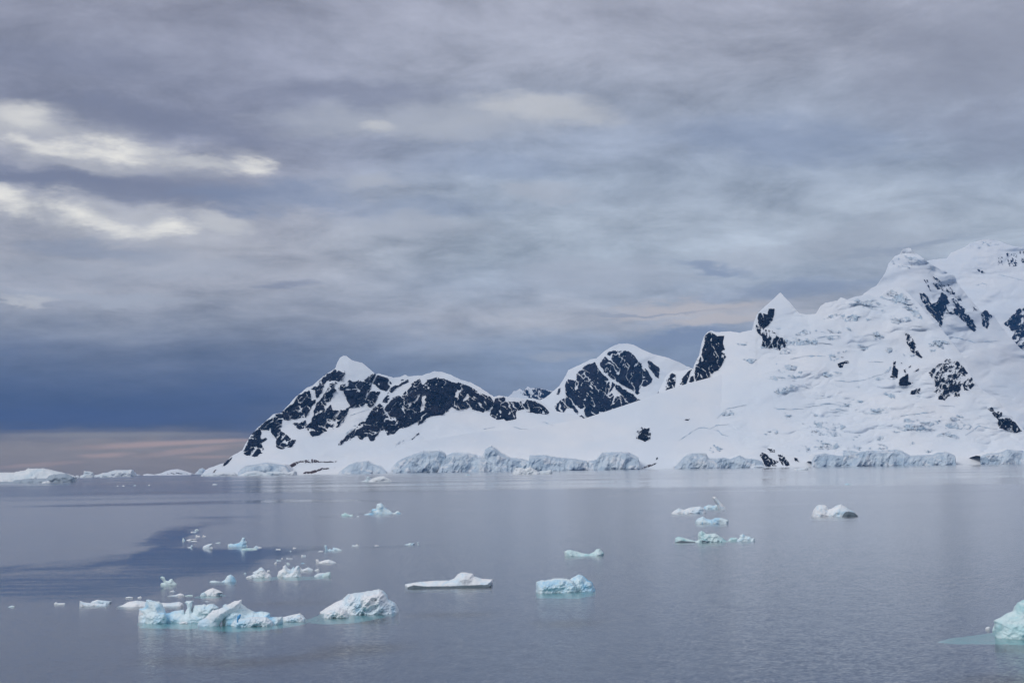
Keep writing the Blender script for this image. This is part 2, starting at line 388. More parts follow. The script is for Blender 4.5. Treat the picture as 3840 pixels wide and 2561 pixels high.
# ------------------------------------------------------------------ the sea
def build_sea():
    D = np.concatenate([np.linspace(-1500, 60, 8), 106660.0 / np.linspace(1100, 60, 230)[1:], 106660.0 / np.linspace(60, 4.4, 80)[1:]])
    s = np.concatenate([np.linspace(-0.95, -0.42, 14)[:-1], np.linspace(-0.42, 0.42, 420), np.linspace(0.42, 0.95, 14)[1:]])
    Dg, sg = np.meshgrid(D, s, indexing='ij')
    X = sg * np.hypot(Dg, 180.0) + np.sign(sg) * 2500 * np.clip(np.abs(sg) - 0.42, 0, 1) / 0.53
    V = np.stack([X, Dg, np.zeros_like(X)], -1)
    # how calm the surface is: slicks without ripples, placed where they lie on the water
    rel = V - CAM
    dep = np.maximum(rel @ fw, 1.0)
    PX = 1920 + F * (rel @ rt) / dep; PY = 1280.5 - F * (rel @ up) / dep
    wx = PX + 60 * fbm(X / 9, Dg / 30, 4, 5) + 40 * fbm(X / 12, Dg / 1.6, 3, 6); wy = PY + (PY - 1740) * 0.06 * fbm(X / 14, Dg / 40, 5, 9) + 10 * fbm(X / 7, Dg / 1.8, 3, 8)
    P1 = y3((-800, 350), (0, 325), (200, 305), (450, 285), (600, 270), (680, 200), (750, 120), (880, 60), (1000, 45), (1180, 25), (1350, 8), (1150, 45), (1050, 100), (1020, 170),
            (1200, 212), (1700, 200), (2100, 195), (1900, 250), (1600, 330), (1500, 390), (1000, 440), (850, 520), (700, 590), (200, 620), (-800, 600), (-800, 455), (0, 425), (230, 405), (520, 375), (200, 385), (-800, 430))
    sdv = poly_sd(P1, wx, wy)
    calm = sstep(-14, 18, sdv) * (0.80 + 0.22 * fbm(X / 26, Dg / 2.6, 4, 33))
    low = sstep(2080, 2230, wy)
    stripe = fbm(X / 30, Dg / 2.2, 4, 31)
    calm = calm * (1 - low * sstep(-0.15, 0.35, stripe) * 0.75)
    far = sstep(105, 62, PY - shore_y(PX, 1e7) + 18 * fbm(X / 500, Dg / 90, 4, 77))
    farcalm = 0.55 + 0.6 * fbm(X / 900, Dg / 160, 4, 21) + 0.25 * sstep(1500, 2600, PX)
    calm = np.maximum(calm, far * np.clip(farcalm, 0.15, 1.0))
    for pl, st in (([(-100, 1902), (600, 1884), (1100, 1868), (1500, 1878), (900, 1889), (300, 1900)], .8), ([(1150, 1942), (1350, 1924), (1600, 1905), (1420, 1925), (1250, 1940)], .7),
                   ([(640, 1942), (800, 1936), (1010, 1937), (800, 1944)], .7), ([(2000, 1866), (2500, 1843), (3000, 1832), (3200, 1834), (2500, 1850)], .45), ([(3400, 1800), (3900, 1785), (3900, 1815), (3300, 1822)], .6),
                   ([(2300, 1852), (2800, 1838), (3500, 1830), (2700, 1846)], .5), ([(1150, 2066), (1500, 2040), (1800, 2036), (1500, 2052)], .35)):
        calm = np.maximum(calm, st * sstep(-2, 4, poly_sd(pl, PX, PY + 3 * fbm(X / 40, Dg / 60, 3, 3))))
    calm = np.where((PY < 1700) | (Dg < 80), 0.0, calm)
    m, g, out = new_mat('sea_water')
    p = g.add('ShaderNodeNewGeometry').outputs['Position']
    at_ = g.add('ShaderNodeAttribute'); at_.attribute_name = 'calm'
    ruff = g.math('SUBTRACT', 1.0, at_.outputs['Fac'], clamp=True)
    pa = g.mapping(p, scale=(1.0, 0.6, 1.0), rot=math.radians(12))
    a = g.noise(pa, 2.2, 3, 0.6, 0.3, out=1); b = g.noise(g.mapping(p, scale=(1.3, 0.8, 1)), 0.6, 3, 0.55, 0.2, out=1)
    gust = g.rng(g.noise(g.mapping(p, scale=(4, 1, 1)), 0.012, 4, 0.55), 0.3, 0.7, 0.55, 1.3)
    sl = g.vmath('ADD', g.vmath('SCALE', g.vmath('SUBTRACT', a, (0.5, 0.5, 0.5)), scale=0.36), g.vmath('SCALE', g.vmath('SUBTRACT', b, (0.5, 0.5, 0.5)), scale=0.09))
    amp = g.math('MULTIPLY', g.math('MULTIPLY_ADD', ruff, 0.97, 0.03), gust)
    sl = g.vmath('SCALE', sl, scale=amp)
    sl = g.vmath('MULTIPLY', sl, (0.8, 1.0, 0.0))
    nrm = g.vmath('NORMALIZE', g.vmath('ADD', sl, (0, 0, 1)))
    fr = g.add('ShaderNodeFresnel'); fr.inputs[0].default_value = 1.333; g.l.new(nrm, fr.inputs[1])
    gl = g.add('ShaderNodeBsdfGlossy'); g.l.new(nrm, gl.inputs['Normal']); gl.inputs['Color'].default_value = (1, 1, 1, 1)
    g.l.new(g.math('MULTIPLY_ADD', ruff, 0.14, 0.055), gl.inputs['Roughness'])
    tr = g.add('ShaderNodeBsdfTransparent'); tr.inputs[0].default_value = (0.72, 0.92, 0.95, 1)
    mx = g.add('ShaderNodeMixShader'); g.l.new(fr.outputs[0], mx.inputs[0]); g.l.new(tr.outputs[0], mx.inputs[1]); g.l.new(gl.outputs[0], mx.inputs[2])
    g.l.new(mx.outputs[0], out.inputs[0])
    o = mesh_obj('sea', V, grid_quads(*Dg.shape), m)
    atr = o.data.attributes.new('calm', 'FLOAT', 'POINT'); atr.data.foreach_set('value', calm.astype(np.float32).ravel())
    tag(o, kind='structure')
    # the dark water below, where sunlight no longer reaches
    m2, g, out = new_mat('deep_water')
    b = g.add('ShaderNodeBsdfDiffuse'); b.inputs[0].default_value = (0.16, 0.20, 0.36, 1); g.l.new(b.outputs[0], out.inputs[0])
    V2 = V[::12, ::16].copy(); V2[..., 2] = -5.0
    V2 = np.stack([np.array([[-26000, -1500, -5], [26000, -1500, -5]]), np.array([[-26000, 25500, -5], [26000, 25500, -5]])], 0).astype(float)
    tag(mesh_obj('deep_water', V2, grid_quads(2, 2), m2), kind='structure')
build_sea()

# ------------------------------------------------------------------ mountains
class Layer:
    """a mountain side: skyline and foot, with real distances from foot to crest; the far side falls away behind the crest"""
    def __init__(s, name, sky, D0, D1, gam=0.9, amp=60, jit=2.0, seed=1, step=2.6, rows=200, foot=None, back=1500, bench=0.4, fade=None):
        s.sky = np.array(sorted(sky)); s.name = name; s.D0 = D0; s.D1 = D1; s.gam = gam; s.amp = amp; s.jit = jit; s.seed = seed
        s.step = step; s.rows = rows; s.foot = foot; s.back = back; s.bench = bench; s.fade = fade; s.x0 = s.sky[0, 0]; s.x1 = s.sky[-1, 0]
        s.gx = np.arange(s.x0 - 10, s.x1 + 10, 5.0); gy = np.interp(s.gx, s.sky[:, 0], s.sky[:, 1]); n = len(s.gx); sg = min(26.0, n / 8.0)
        kk = np.exp(-0.5 * (np.arange(-int(3 * sg), int(3 * sg) + 1) / sg) ** 2); kk /= kk.sum(); pad = len(kk) // 2
        s.gy = np.convolve(np.r_[np.full(pad, gy[0]), gy, np.full(pad, gy[-1])], kk, 'valid')[:n]
    def base_D(s, x): return np.full(np.shape(x), float(s.D0))
    def crest_D(s, x):
        if not isinstance(s.D1, tuple): return np.full(np.shape(x), float(s.D1))
        xs = np.arange(s.x0 - 600, s.x1 + 600, 20.0); k = np.exp(-0.5 * (np.arange(-30, 31) / 9.0) ** 2); k /= k.sum()
        return np.interp(x, xs[30:-30], np.convolve(np.interp(xs, s.D1[0], s.D1[1]), k, 'valid'))
    def yt(s, x):
        # smooth the reading a little, then roughen it
        y = np.interp(x, s.sky[:, 0], s.sky[:, 1])
        return y + s.jit * fbm(np.asarray(x) / 9.0, 0 * np.asarray(x) + s.seed, 4, s.seed)
    def yb(s, x): return shore_y(x, s.base_D(x)) if s.foot is None else np.interp(x, s.foot[0], s.foot[1])
    def depth(s, x, y):
        yb = s.yb(x); yt = np.interp(x, s.gx, s.gy)
        t = np.clip((yb - y) / np.maximum(yb - yt, 1.0), 0, 1.8)   # measured against the smoothed crest, so that slopes run on across columns
        D0 = s.base_D(x); D1 = s.crest_D(x)
        env = np.minimum(1, (yb - yt) / 60.0) * np.minimum(1, 6 * t + 0.03)
        wx = x + 30 * fbm(x / 90.0, y / 60.0, 3, s.seed + 5); wy = y + 22 * fbm(x / 110.0, y / 70.0, 3, s.seed + 6)
        rel = 1.1 * fbm(wx / 240.0, wy / 120.0, 4, s.seed + 3, 0.42) + s.bench * (ridge(wx / 120.0 + y / 300.0, wy / 42.0, 3, s.seed + 9, 0.45) - 0.5) * sstep(-0.25, 0.35, fbm(x / 170.0, y / 120.0, 3, s.seed + 12))
        if s.fade: rel = rel * (0.12 + 0.88 * sstep(s.fade[0], s.fade[1], x + 0.35 * (y - 1500)))
        return D0 + (D1 - D0) * t ** s.gam + s.amp * rel * env
    def build(s, mat):
        x = np.arange(s.x0, s.x1 + s.step, s.step)
        t = np.linspace(0, 1, s.rows)
        yb = s.yb(x); yt = s.yt(x)
        Y = yb[None] + (yt - yb)[None] * t[:, None]; X = np.broadcast_to(x, Y.shape)
        V = at(X, Y, s.depth(X, Y))
        low = V[:1].copy(); low[..., 2] -= 30; 
        top = V[-1]
        bk = []
        for k in (0.03, 0.12, 0.3, 0.6, 1.0):
            p = top.copy(); p[:, 1] += s.back * k; p[:, 2] = top[:, 2] * (1 - k ** 1.6) - 10 * k; bk.append(p[None])
        V = np.concatenate([low, V] + bk, 0)
        s.obj = mesh_obj(s.name, V, grid_quads(*V.shape[:2]), mat)
        return s.obj

SKY_A = z1((140, 1237), (165, 1205), (200, 1185), (330, 1140), (400, 1080), (490, 1030), (520, 970), (570, 890), (630, 830), (730, 745), (760, 715), (830, 700), (890, 640), (960, 560), (1000, 530), (1060, 480), (1110, 460),
          (1170, 405), (1230, 360), (1310, 310), (1325, 265), (1350, 215), (1380, 196), (1410, 198), (1450, 235), (1550, 262), (1580, 285), (1640, 335), (1665, 362), (1690, 350), (1750, 370), (1820, 390), (1880, 385), (1920, 365),
          (1960, 378), (2080, 370), (2130, 355), (2190, 335), (2250, 338), (2320, 360)) + z2((10, 470), (60, 452), (130, 455), (200, 480), (300, 525), (390, 550), (470, 595), (540, 640), (590, 675), (640, 665), (700, 675), (800, 685),
          (860, 690), (940, 690), (1000, 710), (1040, 740), (1080, 775), (1120, 795), (1300, 835), (1420, 880), (1600, 930), (1750, 980))
SKY_B = z2((760, 800), (960, 725), (1040, 690), (1100, 640), (1170, 580), (1220, 500), (1250, 440), (1340, 400), (1440, 350), (1500, 335), (1560, 280), (1630, 235), (1700, 208), (1780, 208), (1840, 225), (1900, 260), (2000, 300),
          (2100, 325), (2200, 360), (2300, 410), (2351, 430), (2450, 470), (2600, 540), (2800, 640))
SKY_FAR = z2((640, 720), (720, 672), (770, 630), (820, 608), (850, 625), (890, 586), (915, 605), (980, 598), (1030, 612), (1080, 625), (1110, 622), (1140, 630), (1300, 700))
SKY_C = [(1120, 1777), (1200, 1766), (1300, 1745), (1450, 1700), (1600, 1652), (1791, 1618), (1979, 1607), (2195, 1568), (2400, 1500), (2500, 1462), (2600, 1432), (2700, 1406), (2800, 1394), (2900, 1392), (3000, 1405), (3100, 1440), (3250, 1520)]
SKY_D = z3((170, 1490), (200, 1430), (240, 1345), (290, 1305), (400, 1300), (470, 1280), (495, 1305), (510, 1210), (540, 1160), (575, 1080), (582, 990), (610, 955), (640, 940), (700, 955), (820, 945), (900, 960), (960, 945), (1040, 930),
          (1048, 880), (1062, 790), (1080, 770), (1130, 720), (1200, 660), (1270, 595), (1310, 640), (1360, 690), (1400, 740), (1440, 780), (1500, 795), (1590, 790)) + z4((60, 770), (95, 715), (130, 690), (240, 670), (270, 640), (300, 645), (330, 660), (420, 630), (520, 614), (580, 632),
          (620, 630), (720, 560), (790, 552), (830, 546), (870, 590), (920, 640), (1000, 720), (1050, 790), (1120, 870), (1195, 940), (1260, 1020), (1330, 1110), (1390, 1190), (1420, 1280), (1480, 1400), (1560, 1480), (1660, 1540),
          (1720, 1600)) + z6((2120, 520), (2220, 620), (2320, 740), (2420, 850), (2560, 960))
SKY_E1 = z4((380, 700), (480, 610), (560, 550), (600, 530), (640, 470), (690, 400), (710, 330), (760, 270), (820, 240), (828, 207), (905, 190), (917, 230), (990, 262), (1040, 310), (1080, 332), (1110, 352), (1200, 400), (1300, 440),
          (1320, 490), (1345, 540), (1420, 625), (1500, 720), (1540, 770), (1580, 750), (1650, 800), (1700, 870), (1800, 1000), (1900, 1100), (2100, 1260), (2450, 1520))
SKY_E2 = z4((850, 420), (960, 340), (1090, 300), (1230, 288), (1270, 235), (1390, 190), (1440, 150), (1530, 125), (1620, 112), (1700, 130), (1780, 165), (1860, 182), (1930, 186), (2050, 150), (2300, 260))

FARP = Layer('far_mountain', SKY_FAR, 21500, 23000, amp=120, jit=3.0, seed=41, rows=80, back=1200)
LB = Layer('middle_mountain', SKY_B, 12600, 14200, gam=0.8, amp=90, jit=1.2, seed=31, rows=170)
LA = Layer('left_mountain', SKY_A, 9700, ([700, 1285, 2000, 2400], [9900, 11200, 11300, 11600]), gam=0.85, amp=80, bench=0.25, jit=1.6, seed=11, rows=210)
LC = Layer('snow_slope', SKY_C, 9620, ([1100, 1500, 2000, 2500, 2700, 2900, 3250], [9650, 9900, 10400, 11000, 11150, 11450, 12400]), gam=0.8, amp=40, bench=0.05, jit=0.3, seed=21, rows=170)
LD = Layer('right_mountain', SKY_D, 9700, ([2400, 2700, 3000, 3400, 3700, 3950], [11700, 11700, 12000, 12300, 11300, 10500]), gam=0.85, amp=135, bench=0.85, fade=(2640, 3020), jit=1.4, seed=51, rows=300)
LE1 = Layer('corniced_peak', SKY_E1, 14500, 17000, gam=0.8, amp=170, bench=0.9, jit=2.6, seed=61, rows=220)
LE2 = Layer('summit_wall', SKY_E2, 15500, 20500, gam=0.7, amp=150, bench=0.6, jit=1.6, seed=71, rows=240)
for L in (FARP, LB, LA, LC, LD, LE1, LE2):
    L.build(SNOW); tag(L.obj, kind='structure')

def surf(layers, X, Y):
    D = None
    for L in layers:
        d = L.depth(X, Y)
        d = np.where((X < L.x0) | (X > L.x1) | (Y < L.yt(X) - 1.5), 1e9, d)
        D = d if D is None else np.minimum(D, d)
    return D

def patch(name, poly, layers, mat, parent, minus=(), rag=9.0, snow=0.30, proud=14.0, rough=22.0, step=1.6, seed=0, ang=0.6, nsc=1.0, lines=True):
    """bare rock or broken ice standing out of the snow of a mountain side, with the snow lying in it left free"""
    P = np.array(poly); lo = P.min(0) - 6; hi = P.max(0) + 6
    x = np.arange(lo[0], hi[0], step); y = np.arange(lo[1], hi[1], step)
    X, Y = np.meshgrid(x, y)
    sdv = poly_sd(poly, X, Y)
    m = sdv + rag * fbm(X / (26 * nsc), Y / (26 * nsc), 5, seed)
    for q in minus:
        m = np.minimum(m, -(poly_sd(q, X, Y)) + rag * 0.6 * fbm(X / 14, Y / 14, 4, seed + 5))
    # snow on ledges and in gullies: streaks running down to the left and to the right
    ca, sa = math.cos(ang), math.sin(ang)
    U = X * ca + Y * sa; W = -X * sa + Y * ca
    n = 0.6 * fbm(U / (60 * nsc), W / (13 * nsc), 5, seed + 7, 0.62) + 0.5 * fbm(X / (34 * nsc), Y / (40 * nsc), 5, seed + 8, 0.6)
    n = n + 0.34 * fbm(U / (16 * nsc), W / (6 * nsc), 4, seed + 11, 0.65)
    m = np.minimum(m, (n - (snow - 0.56)) * 40)
    if lines:                                           # snow caught in cracks and gullies
        wx = X + 9 * fbm(X / 20, Y / 20, 3, seed + 20); wy = Y + 9 * fbm(X / 20, Y / 20, 3, seed + 21)
        for a2, sd2, th in ((ang, 30, 0.972), (ang + 0.9, 40, 0.98)):
            U2 = wx * math.cos(a2) + wy * math.sin(a2); W2 = -wx * math.sin(a2) + wy * math.cos(a2)
            rr = 1 - np.abs(vn(U2 / (70 * nsc), W2 / (17 * nsc), seed + sd2) * 2 - 1)
            m = np.minimum(m, (th + 0.05 * fbm(X / 30, Y / 30, 3, seed + sd2 + 3) - rr) * 60)
    D = surf(layers, X, Y)
    rel = ridge(X / 22.0 + Y / 70.0, Y / 60.0, 5, seed + 2, 0.6) - 0.45 + 0.5 * fbm(X / 7.0, Y / 10.0, 3, seed + 4)
    off = proud * sstep(-1, 6, m) + rough * 2.2 * rel * sstep(0, 8, m)
    V = at(X, Y, D - off - 1.5)
    ok = (m > 0) & (D < 1e8)
    Q = grid_quads(*X.shape)
    Q = Q[ok.ravel()[Q].all(1)]
    if len(Q) < 4: return None
    Vc, Qc = compact(V, Q)
    return mesh_obj(name, Vc, Qc, mat, parent)

# bare rock of the left mountain
A = LA.obj
patch('rock_face', z1((500, 1050), (560, 900), (640, 830), (740, 740), (900, 640), (1000, 540), (1110, 465), (1230, 366), (1310, 312), (1390, 340), (1400, 400), (1470, 410), (1560, 430), (1600, 370), (1660, 365), (1640, 440), (1600, 520),
      (1580, 600), (1560, 640), (1450, 660), (1400, 720), (1370, 800), (1300, 850), (1160, 900), (1100, 910), (1060, 850), (990, 850), (920, 790), (840, 790), (830, 860), (900, 900), (960, 940), (930, 1000), (830, 1025), (780, 1000),
      (790, 930), (750, 890), (740, 830), (690, 900), (730, 930), (680, 970), (670, 1050), (600, 1090), (530, 1080)), [LA], ROCK, A,
      minus=[z1((1240, 420), (1270, 430), (1220, 520), (1130, 640), (1100, 760), (1060, 800), (1050, 760), (1110, 640), (1200, 500)), z1((1290, 530), (1380, 500), (1400, 570), (1440, 640), (1400, 670), (1290, 680), (1270, 620)),
             z1((1080, 490), (1130, 500), (1140, 580), (1100, 590)), z1((650, 850), (720, 850), (720, 900), (660, 930)), z1((900, 770), (1000, 740), (1060, 750), (1000, 790), (920, 790)), z1((840, 760), (900, 770), (900, 860), (850, 850))],
      snow=0.24, seed=101, ang=-0.8)
patch('rock_face', z1((1645, 440), (1680, 368), (1780, 390), (1810, 440), (1760, 510), (1700, 490)), [LA], ROCK, A, snow=0.05, seed=103, rag=4)
patch('rock_face', z1((1600, 520), (1650, 500), (1720, 510), (1650, 640), (1610, 660), (1570, 610)), [LA], ROCK, A, snow=0.2, seed=104, rag=5)
patch('rock_face', z1((1350, 975), (1400, 900), (1500, 820), (1600, 740), (1620, 680), (1720, 590), (1800, 480), (1860, 420), (1960, 400), (1960, 450), (2060, 400), (2080, 440), (2180, 390), (2250, 400), (2360, 440), (2360, 650), (2280, 680),
      (2240, 720), (2150, 720), (2100, 760), (2040, 820), (2020, 790), (1920, 840), (1890, 830), (1820, 890), (1770, 890), (1740, 850), (1700, 870), (1660, 930), (1620, 950), (1590, 920), (1540, 940), (1500, 900), (1430, 960)), [LA], ROCK, A,
      minus=[z1((1870, 470), (1960, 430), (1990, 450), (1900, 540), (1800, 570), (1760, 570)), z1((2080, 560), (2110, 540), (2090, 680), (2060, 690))], snow=0.22, seed=105, ang=-0.7)
patch('rock_face', z2((-4, 520), (100, 505), (150, 560), (200, 560), (280, 545), (400, 590), (480, 640), (560, 680), (590, 720), (570, 790), (500, 820), (370, 780), (260, 805), (220, 750), (180, 800), (140, 840), (-4, 850)), [LA], ROCK, A,
      snow=0.16, seed=106, ang=0.9, rag=7)
patch('rock_face', z2((600, 690), (680, 680), (730, 720), (800, 720), (870, 700), (960, 705), (1020, 740), (1080, 810), (1070, 830), (960, 830), (850, 790), (790, 800), (790, 870), (700, 890), (680, 870), (620, 880), (560, 840), (570, 760)), [LA], ROCK, A,
      snow=0.24, seed=107, ang=1.1, rag=5)
patch('rock_outcrop', z1((1965, 945), (2050, 868), (2055, 885), (1995, 935)), [LA], ROCK, A, snow=0.1, seed=108, rag=3, nsc=.5)
patch('rock_outcrop', z1((310, 1175), (335, 1130), (405, 1085), (385, 1130), (330, 1172)), [LA], ROCK, A, snow=0.12, seed=109, rag=3, nsc=.5)
for i, q in enumerate((z1((840, 1212), (880, 1172), (960, 1132), (1100, 1106), (1205, 1130), (1160, 1143), (1000, 1138), (930, 1185), (910, 1198)), z1((985, 1238), (1180, 1186), (1315, 1182), (1200, 1203), (1100, 1238)),
                       z1((1480, 1232), (1600, 1192), (1675, 1183), (1560, 1228)), z1((1200, 1130), (1330, 1124), (1360, 1130), (1220, 1138)), z1((230, 1228), (250, 1200), (265, 1198), (245, 1228)))):
    patch('shore_rock', q, [LA, LC], ROCK_B, A, snow=0.12, seed=120 + i, rag=3, nsc=.4, step=1.4, proud=10, rough=8)
# middle and far mountain
patch('rock_face', z2((1120, 770), (1170, 710), (1230, 680), (1220, 600), (1240, 520), (1310, 530), (1330, 480), (1380, 400), (1480, 365), (1520, 400), (1540, 340), (1600, 290), (1660, 268), (1780, 268), (1840, 310), (1870, 360), (1940, 430),
      (1990, 520), (1960, 570), (1890, 580), (1880, 650), (1850, 670), (1900, 720), (1900, 800), (1650, 850), (1420, 890), (1350, 862), (1290, 780), (1240, 780), (1190, 830), (1150, 820)), [LB], ROCK, LB.obj,
      minus=[z2((1490, 370), (1530, 390), (1560, 460), (1640, 520), (1720, 570), (1830, 630), (1860, 680), (1800, 640), (1700, 580), (1600, 520), (1540, 460))], snow=0.12, seed=131, ang=0.9)
patch('rock_face', z2((1940, 350), (1980, 365), (2055, 425), (2045, 515), (2010, 495), (1960, 420)), [LB], ROCK, LB.obj, snow=0.2, seed=132, rag=4)
patch('rock_outcrop', z2((1145, 655), (1160, 605), (1185, 600), (1170, 655)), [LB], ROCK, LB.obj, snow=0.1, seed=133, rag=3, nsc=.5)
patch('rock_face', z2((800, 640), (900, 600), (990, 595), (1060, 620), (1130, 630), (1060, 680), (1000, 705), (900, 680)), [FARP], ROCK, FARP.obj, snow=0.38, seed=134, rag=6, nsc=.5, ang=0.9)
# right mountain
Dm = LD.obj
patch('rock_tower', z3((495, 1400), (500, 1300), (512, 1210), (545, 1150), (577, 1070), (587, 990), (640, 944), (700, 985), (760, 985), (750, 1050), (770, 1110), (740, 1130), (795, 1160), (760, 1200), (730, 1270), (700, 1300), (640, 1340), (610, 1400), (550, 1410)),
      [LD], ROCK_N, Dm, snow=0.16, seed=141, rag=6, ang=1.1, proud=25, rough=35)
for i, q in enumerate((z3((232, 1490), (240, 1390), (285, 1318), (330, 1335), (325, 1400), (310, 1460)), z3((345, 1450), (380, 1370), (440, 1300), (475, 1284), (435, 1380), (415, 1430)), z3((440, 1410), (460, 1350), (485, 1345), (492, 1400)))):
    patch('rock_outcrop', q, [LD], ROCK_N, Dm, snow=0.14, seed=145 + i, rag=4, nsc=.6, ang=1.1)
patch('rock_horn', z3((1047, 920), (1058, 820), (1080, 776), (1150, 790), (1160, 740), (1222, 738), (1215, 800), (1200, 850), (1160, 890), (1110, 930), (1200, 935), (1230, 980), (1300, 1010), (1332, 1050), (1310, 1095), (1280, 1065), (1262, 1118), (1230, 1090),
      (1190, 1105), (1150, 1108), (1100, 1080), (1098, 1000), (1062, 970)), [LD], ROCK_N, Dm, snow=0.14, seed=150, rag=5, ang=1.2, nsc=.8)
OUT_D = [z4((240, 1240), (290, 1220), (350, 1213), (345, 1235), (305, 1240), (290, 1278), (260, 1272)), z4((263, 1188), (280, 1176), (312, 1178), (300, 1188)), z4((720, 1362), (738, 1280), (748, 1213), (772, 1216), (772, 1270), (798, 1300), (785, 1368)),
         z4((790, 1435), (800, 1380), (840, 1350), (880, 1330), (887, 1400), (935, 1410), (870, 1442), (830, 1442)), z4((812, 1228), (880, 1240), (955, 1275), (900, 1285), (862, 1305), (870, 1340), (845, 1340), (840, 1280)), z4((900, 1515), (908, 1482), (950, 1470), (992, 1460), (985, 1512), (930, 1520)),
         z4((930, 1310), (975, 1280), (990, 1290), (950, 1318)),
         z4((1058, 1300), (1120, 1270), (1170, 1230), (1230, 1200), (1310, 1208), (1370, 1250), (1410, 1310), (1462, 1380), (1483, 1430), (1452, 1484), (1390, 1484), (1372, 1425), (1352, 1492), (1352, 1535), (1250, 1545), (1210, 1566), (1150, 1566), (1138, 1500), (1095, 1492), (1130, 1420), (1088, 1370)),
         z4((848, 960), (892, 968), (925, 1020), (960, 1095), (1022, 1197), (960, 1172), (910, 1132), (868, 1050)),
         z6((1945, 537), (2000, 523), (2030, 565), (2100, 553), (2122, 600), (2085, 640), (2200, 636), (2260, 690), (2325, 778), (2280, 808), (2180, 788), (2066, 745), (2063, 660), (2000, 590)),
         z5((-48, 960), (-40, 870), (10, 820), (60, 830), (130, 825), (112, 880), (140, 890), (122, 970), (60, 1003), (20, 975)), z5((1462, 1160), (1490, 1128), (1545, 1150), (1620, 1210), (1705, 1240), (1662, 1280), (1700, 1305), (1540, 1303), (1500, 1240)),
         z5((1680, 1155), (1750, 1148), (1785, 1210), (1845, 1285), (1800, 1304), (1740, 1292), (1700, 1210)), z5((1555, 1078), (1650, 1086), (1656, 1132), (1590, 1122)), z5((1875, 1188), (1930, 1205), (1955, 1252), (1900, 1235)), z5((535, 728), (580, 720), (618, 716), (600, 738), (560, 738)),
         z5((195, 1215), (210, 1190), (222, 1192), (210, 1218))]
for i, q in enumerate(OUT_D):
    sn = {7: 0.42, 8: 0.44, 4: 0.38, 9: 0.26}.get(i, 0.16)
    patch('rock_outcrop', q, [LD, LC], ROCK_N, Dm, snow=sn, seed=160 + i, rag=5 if i == 7 else 3.5, nsc=.55, ang=2.3, step=1.6)
patch('shore_rock', z5((0, 1328), (140, 1265), (245, 1248), (180, 1283), (80, 1318)), [LC, LD], ROCK_B, LC.obj, snow=0.05, seed=190, rag=2, nsc=.4, step=1.4, proud=8, rough=6)
patch('rock_face', z4((980, 600), (1030, 600), (1100, 690), (1140, 680), (1180, 580), (1220, 600), (1260, 650), (1300, 640), (1340, 690), (1400, 750), (1380, 790), (1450, 800), (1500, 930), (1480, 955), (1420, 900), (1390, 870), (1350, 830), (1300, 790),
      (1200, 790), (1192, 935), (1150, 880), (1100, 800), (1040, 740), (990, 660)), [LE1], ROCK, LE1.obj, snow=0.30, seed=200, rag=7, ang=0.9, nsc=.8)
patch('rock_face', z4((1020, 480), (1060, 440), (1150, 470), (1250, 520), (1320, 620), (1440, 700), (1520, 770), (1440, 740), (1300, 630), (1180, 570), (1080, 580)), [LE1], ROCK, LE1.obj, snow=0.55, seed=201, rag=7, ang=0.9, nsc=.6)
patch('rock_face', z4((1538, 790), (1580, 750), (1655, 808), (1620, 850), (1600, 940), (1560, 905)), [LE1], ROCK, LE1.obj, snow=0.3, seed=202, rag=5, nsc=.6)
for i, (q, sn) in enumerate(((z4((1695, 255), (1745, 255), (1745, 380), (1705, 410)), .55), (z4((1765, 230), (1870, 250), (1870, 365), (1790, 365)), .52), (z4((1500, 380), (1575, 405), (1570, 422), (1520, 408)), .2), (z4((1890, 220), (1940, 220), (1940, 330), (1900, 330)), .45))):
    patch('rock_outcrop', q, [LE2], ROCK, LE2.obj, snow=sn, seed=205 + i, rag=4, nsc=.5, ang=1.3)
patch('rock_face', z4((1760, 880), (1800, 835), (1865, 752), (1935, 712), (2060, 640), (2060, 1200), (1935, 1165), (1890, 1172), (1862, 1140), (1760, 1152), (1790, 1060), (1840, 960)), [LE2], ROCK, LE2.obj, snow=0.36, seed=210, rag=8, ang=2.2, nsc=.8)

